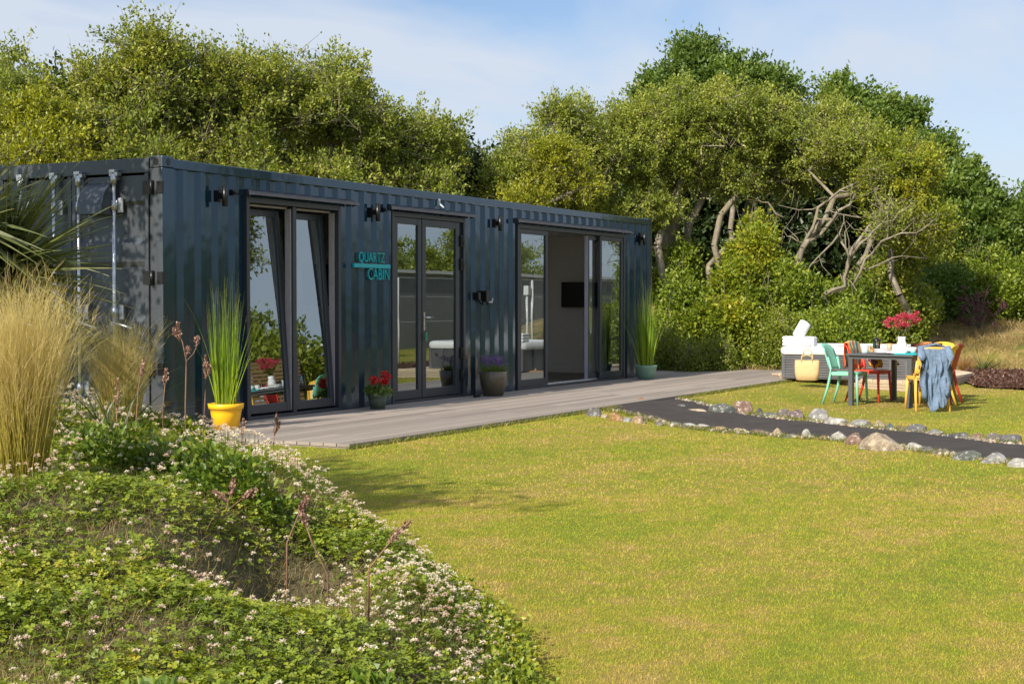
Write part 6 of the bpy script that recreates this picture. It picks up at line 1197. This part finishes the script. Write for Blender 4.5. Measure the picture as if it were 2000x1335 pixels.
# spiky cabbage palm
def cordyline(p, n, L, label, seed):
    rng = np.random.default_rng(seed); root = empty('cabbage_palm', p, 0, label, 'spiky plant'); g = -(p[2]-LAWN)-0.05
    mb = MB(); mb.tube([(0.05, 0.0, g), (0.0, 0.03, g*0.5), (0, 0, 0)], [0.07, 0.06, 0.05], 10); mb.build('trunk', M['bark'], root)
    a = rng.random(n)*6.283; e = rng.uniform(-0.75, 1.45, n); P = rng.normal(size=(n, 3))*0.03; D = np.stack([np.cos(a)*np.cos(e), np.sin(a)*np.cos(e), np.sin(e)], 1)
    V, F, T = ribbons(P, D, L*rng.uniform(0.65, 1.05, n), 0.030, rng, K=8, droop=0.06+0.32*rng.random(n)**2.5, tint=rng.random(n)*0.5+0.1, tipw=0.1, grad=(-0.15, 0.30, 1.0)); npmesh('foliage', V, F, M['cordy'], root, tint=T)
cordyline(pdp(5, 530, 8.3), 400, 0.74, 'dark green spiky cabbage palm at the left edge', 75)
cordyline(pdp(-70, 430, 8.0), 200, 0.62, 'brown tipped spiky cabbage palm head, mostly outside the left edge', 76)
rngx = np.random.default_rng(78)
def straps(px, py, d, n, L, label, seed):
    rng = np.random.default_rng(seed); p = pdp(px, py, d); p[2] = float(mound_h(p[0], p[1])); root = empty('strap_leaf_plant', p, 0, label, 'plant'); a = rng.random(n)*6.283; e = rng.uniform(0.5, 1.35, n); D = np.stack([np.cos(a)*np.cos(e), np.sin(a)*np.cos(e), np.sin(e)], 1)
    V, F, T = ribbons(rng.normal(size=(n, 3))*[0.03, 0.03, 0], D, L*rng.uniform(0.6, 1, n), 0.012, rng, K=6, droop=0.5, tint=rng.random(n)*0.4, grad=(0.0, 0.5, 1.0)); npmesh('foliage', V, F, M['cordy'], root, tint=T)
straps(205, 800, 8.0, 36, 0.62, 'dark arching strap leaves between the two feather grasses', 79)
# brown seed stalks
def stalk(pts, d, label, seed, spikes):
    rng = np.random.default_rng(seed); b = pdp(pts[0][0], pts[0][1], d); gz = float(mound_h(b[0], b[1])); root = empty('seed_stalk', (b[0], b[1], gz), 0, label, 'seed stalk', 'brown seed stalks on the bank'); o = np.array([b[0], b[1], gz])
    P = [pdp(x, y, d)-o for x, y in pts]; P = [np.array([P[0][0], P[0][1], 0.0])]+P; k = len(P); mb = MB(); mb.tube(P, [0.0038-0.0018*i/k for i in range(k)], 6); mb.build('stem', M['stalk'], root)
    for sp in spikes:
        Q = [pdp(x, y, d)-o for x, y in sp]; mb = MB(); mb.tube(Q, 0.0022, 5); mb.build('side_stem', M['stalk'], root) if len(Q) > 2 else None
        a, e = Q[-2], Q[-1]; n = 90; t = rng.random(n); C = a+(e-a)*t[:, None]+rng.normal(size=(n, 3))*0.007*np.sin(np.pi*np.clip(t, .1, .9))[:, None]; V, F, T = leaves(C, 0.014, 0.010, rng, dirs=np.tile((e-a)/np.linalg.norm(e-a), (n, 1))*1.5, up=0.1)
        npmesh('seed_head', V, F, foliage('seed head', [(0, (0.16, 0.08, 0.06)), (1, (0.36, 0.22, 0.17))], transl=0.1) if 'sh' not in M else M['sh'], root, tint=T)
M['sh'] = foliage('seed heads', [(0, (0.15, 0.075, 0.055)), (1, (0.40, 0.24, 0.19))], transl=0.1)
stalk([(362, 790), (363, 740), (364, 705), (357, 670), (350, 650)], 7.6, 'tall branched brown seed stalk in front of the cabin corner', 1, [[(352, 662), (347, 632)], [(364, 705), (378, 690), (385, 675), (386, 660)], [(362, 700), (366, 690), (368, 680)], [(352, 668), (343, 655), (341, 642)]])
stalk([(396, 860), (400, 780), (402, 720)], 7.4, 'slim brown seed stalk just left of the yellow pot', 2, [[(402, 740), (401, 695)], [(403, 735), (407, 714)]])
stalk([(533, 880), (536, 850)], 8.2, 'brown seed stalk standing in front of the deck corner', 3, [[(536, 852), (541, 808)], [(538, 845), (545, 826)]])
stalk([(472, 870), (474, 845)], 8.2, 'short brown seed stalk right of the yellow pot', 4, [[(474, 850), (476, 820)]])
stalk([(228, 860), (228, 790)], 7.4, 'brown seed stalk against the smaller feather grass', 5, [[(228, 800), (229, 742)]])
stalk([(318, 800), (322, 750)], 7.8, 'leaning brown seed stalk left of the branched one', 6, [[(321, 752), (325, 722)]])
stalk([(262, 880), (270, 760), (276, 720)], 7.2, 'pale green grass stalk with small brown head below the cabin doors', 7, [[(276, 735), (281, 702)]])
# dead stems over the hollow
stalk([(560, 1060), (585, 1000), (600, 975)], 5.6, 'bent dead stem over the worn hollow', 8, [[(585, 1000), (600, 972)]])
stalk([(640, 1120), (610, 1060), (592, 1010)], 5.5, 'dead grass stem leaning left in the hollow', 9, [[(600, 1030), (590, 1000)]])
stalk([(430, 1090), (440, 1000), (455, 950)], 6.2, 'twiggy brown stem above the hollow', 10, [[(440, 1000), (470, 975), (500, 955)], [(445, 980), (420, 960)], [(450, 970), (458, 935)]])
stalk([(720, 1110), (760, 1060), (800, 1020)], 5.2, 'dry green stem leaning right of the hollow', 11, [[(760, 1060), (800, 1018)]])
# ================================================================== short mown blades on the lawn
def lawnblades():
    rng = np.random.default_rng(55); Vs = []
    spec = [(4.3, 7.0, 310000, 0.0042, 0.020), (7.0, 11.0, 290000, 0.006, 0.022), (11.0, 18.0, 210000, 0.010, 0.026), (18.0, 30.0, 95000, 0.016, 0.03)]
    for d0, d1, n, w, h in spec:
        d = np.sqrt(rng.random(n)*(d1*d1-d0*d0)+d0*d0); u = d*rng.uniform(-0.42, 0.70, n); x = CAM[0]+u*RR[0]+d*VV[0]; y = CAM[1]+u*RR[1]+d*VV[1]
        e = np.interp(d, MD, MU, right=-6.5); k = (u > e-0.05) & ~((y > -2.60) & (x > -0.42) & (x < 17.25)) & (ground_h(x, y) < LAWN+0.12) & (y < 3)
        # keep off path, platform and beds
        U2, L2 = UA[:, :2], LA[:, :2]; t = np.clip((y-U2[:, 1].min())/(U2[:, 1].max()-U2[:, 1].min()), 0, 1)
        xu = np.interp(y, U2[::-1, 1], U2[::-1, 0]); xl = np.interp(y, L2[::-1, 1], L2[::-1, 0]); k &= ~((x < xu+0.02) & (x > xl-0.02) & (y > min(U2[:, 1].min(), L2[:, 1].min())))
        for (x0, y0), (x1, y1) in zip(poly, poly[1:]+poly[:1]): pass
        inside = np.ones(n, bool)
        for i in range(5):
            ax, ay = poly[i][0]+A_[0], poly[i][1]+A_[1]; bx_, by_ = poly[(i+1) % 5][0]+A_[0], poly[(i+1) % 5][1]+A_[1]; inside &= ((bx_-ax)*(y-ay)-(by_-ay)*(x-ax)) > 0
        k &= ~inside & ~(x > 17.0)
        x, y = x[k], y[k]; n2 = len(x); D = unit(rng.normal(size=(n2, 3))*[0.9, 0.9, 0]+[0, 0, 0.9]); a = rng.random(n2)*6.283; sd = np.stack([np.cos(a), np.sin(a), np.zeros(n2)], 1)*(w*rng.uniform(0.6, 1.2, n2)/2)[:, None]; b = np.stack([x, y, ground_h(x, y)-0.004], 1); hh = h*rng.uniform(0.5, 1.15, n2)
        Vs.append(np.stack([b-sd, b+sd, b+D*hh[:, None]], 1).reshape(-1, 3))
    V = np.concatenate(Vs); F = np.arange(len(V)).reshape(-1, 3); o = npmesh('lawn_grass', V, F, M['blade'], tint=np.random.default_rng(2).random(len(F))); tag(o, 'short mown sunlit lawn grass', 'grass', kind='stuff')
lawnblades()
def edgegrass():
    rng = np.random.default_rng(56); Ps = []
    for A, s_ in ((UA, 0.05), (LA, -0.05)):
        n = 5200; i = rng.random(n)*88; k = i.astype(int); f = (i-k)[:, None]; P = A[k]*(1-f)+A[k+1]*f; P = P+np.array([1.0, -0.6, 0])*(s_*(1 if s_ > 0 else 1))+rng.normal(size=(n, 3))*[0.05, 0.05, 0]; Ps.append(P[P[:, 1] < -2.62])
    n = 5200; x = rng.uniform(-0.5, 17, n); y = np.full(n, -2.585)+rng.normal(size=n)*0.012; k = (x < 5.6) | (x > 7.6); Ps.append(np.stack([x, y, y], 1)[k & (x < 13)])
    P = np.concatenate(Ps); P[:, 2] = ground_h(P[:, 0], P[:, 1])-0.004; n = len(P); D = rng.normal(size=(n, 3))*[0.5, 0.5, 0]+[0, 0, 1]; V, F, T = ribbons(P, D, rng.uniform(0.03, 0.085, n), 0.007, rng, K=2, droop=0.4); o = npmesh('edge_grass', V, F, M['midgrass'], tint=T); tag(o, 'longer grass left unmown along the path and deck edges', 'grass', kind='stuff')
edgegrass()
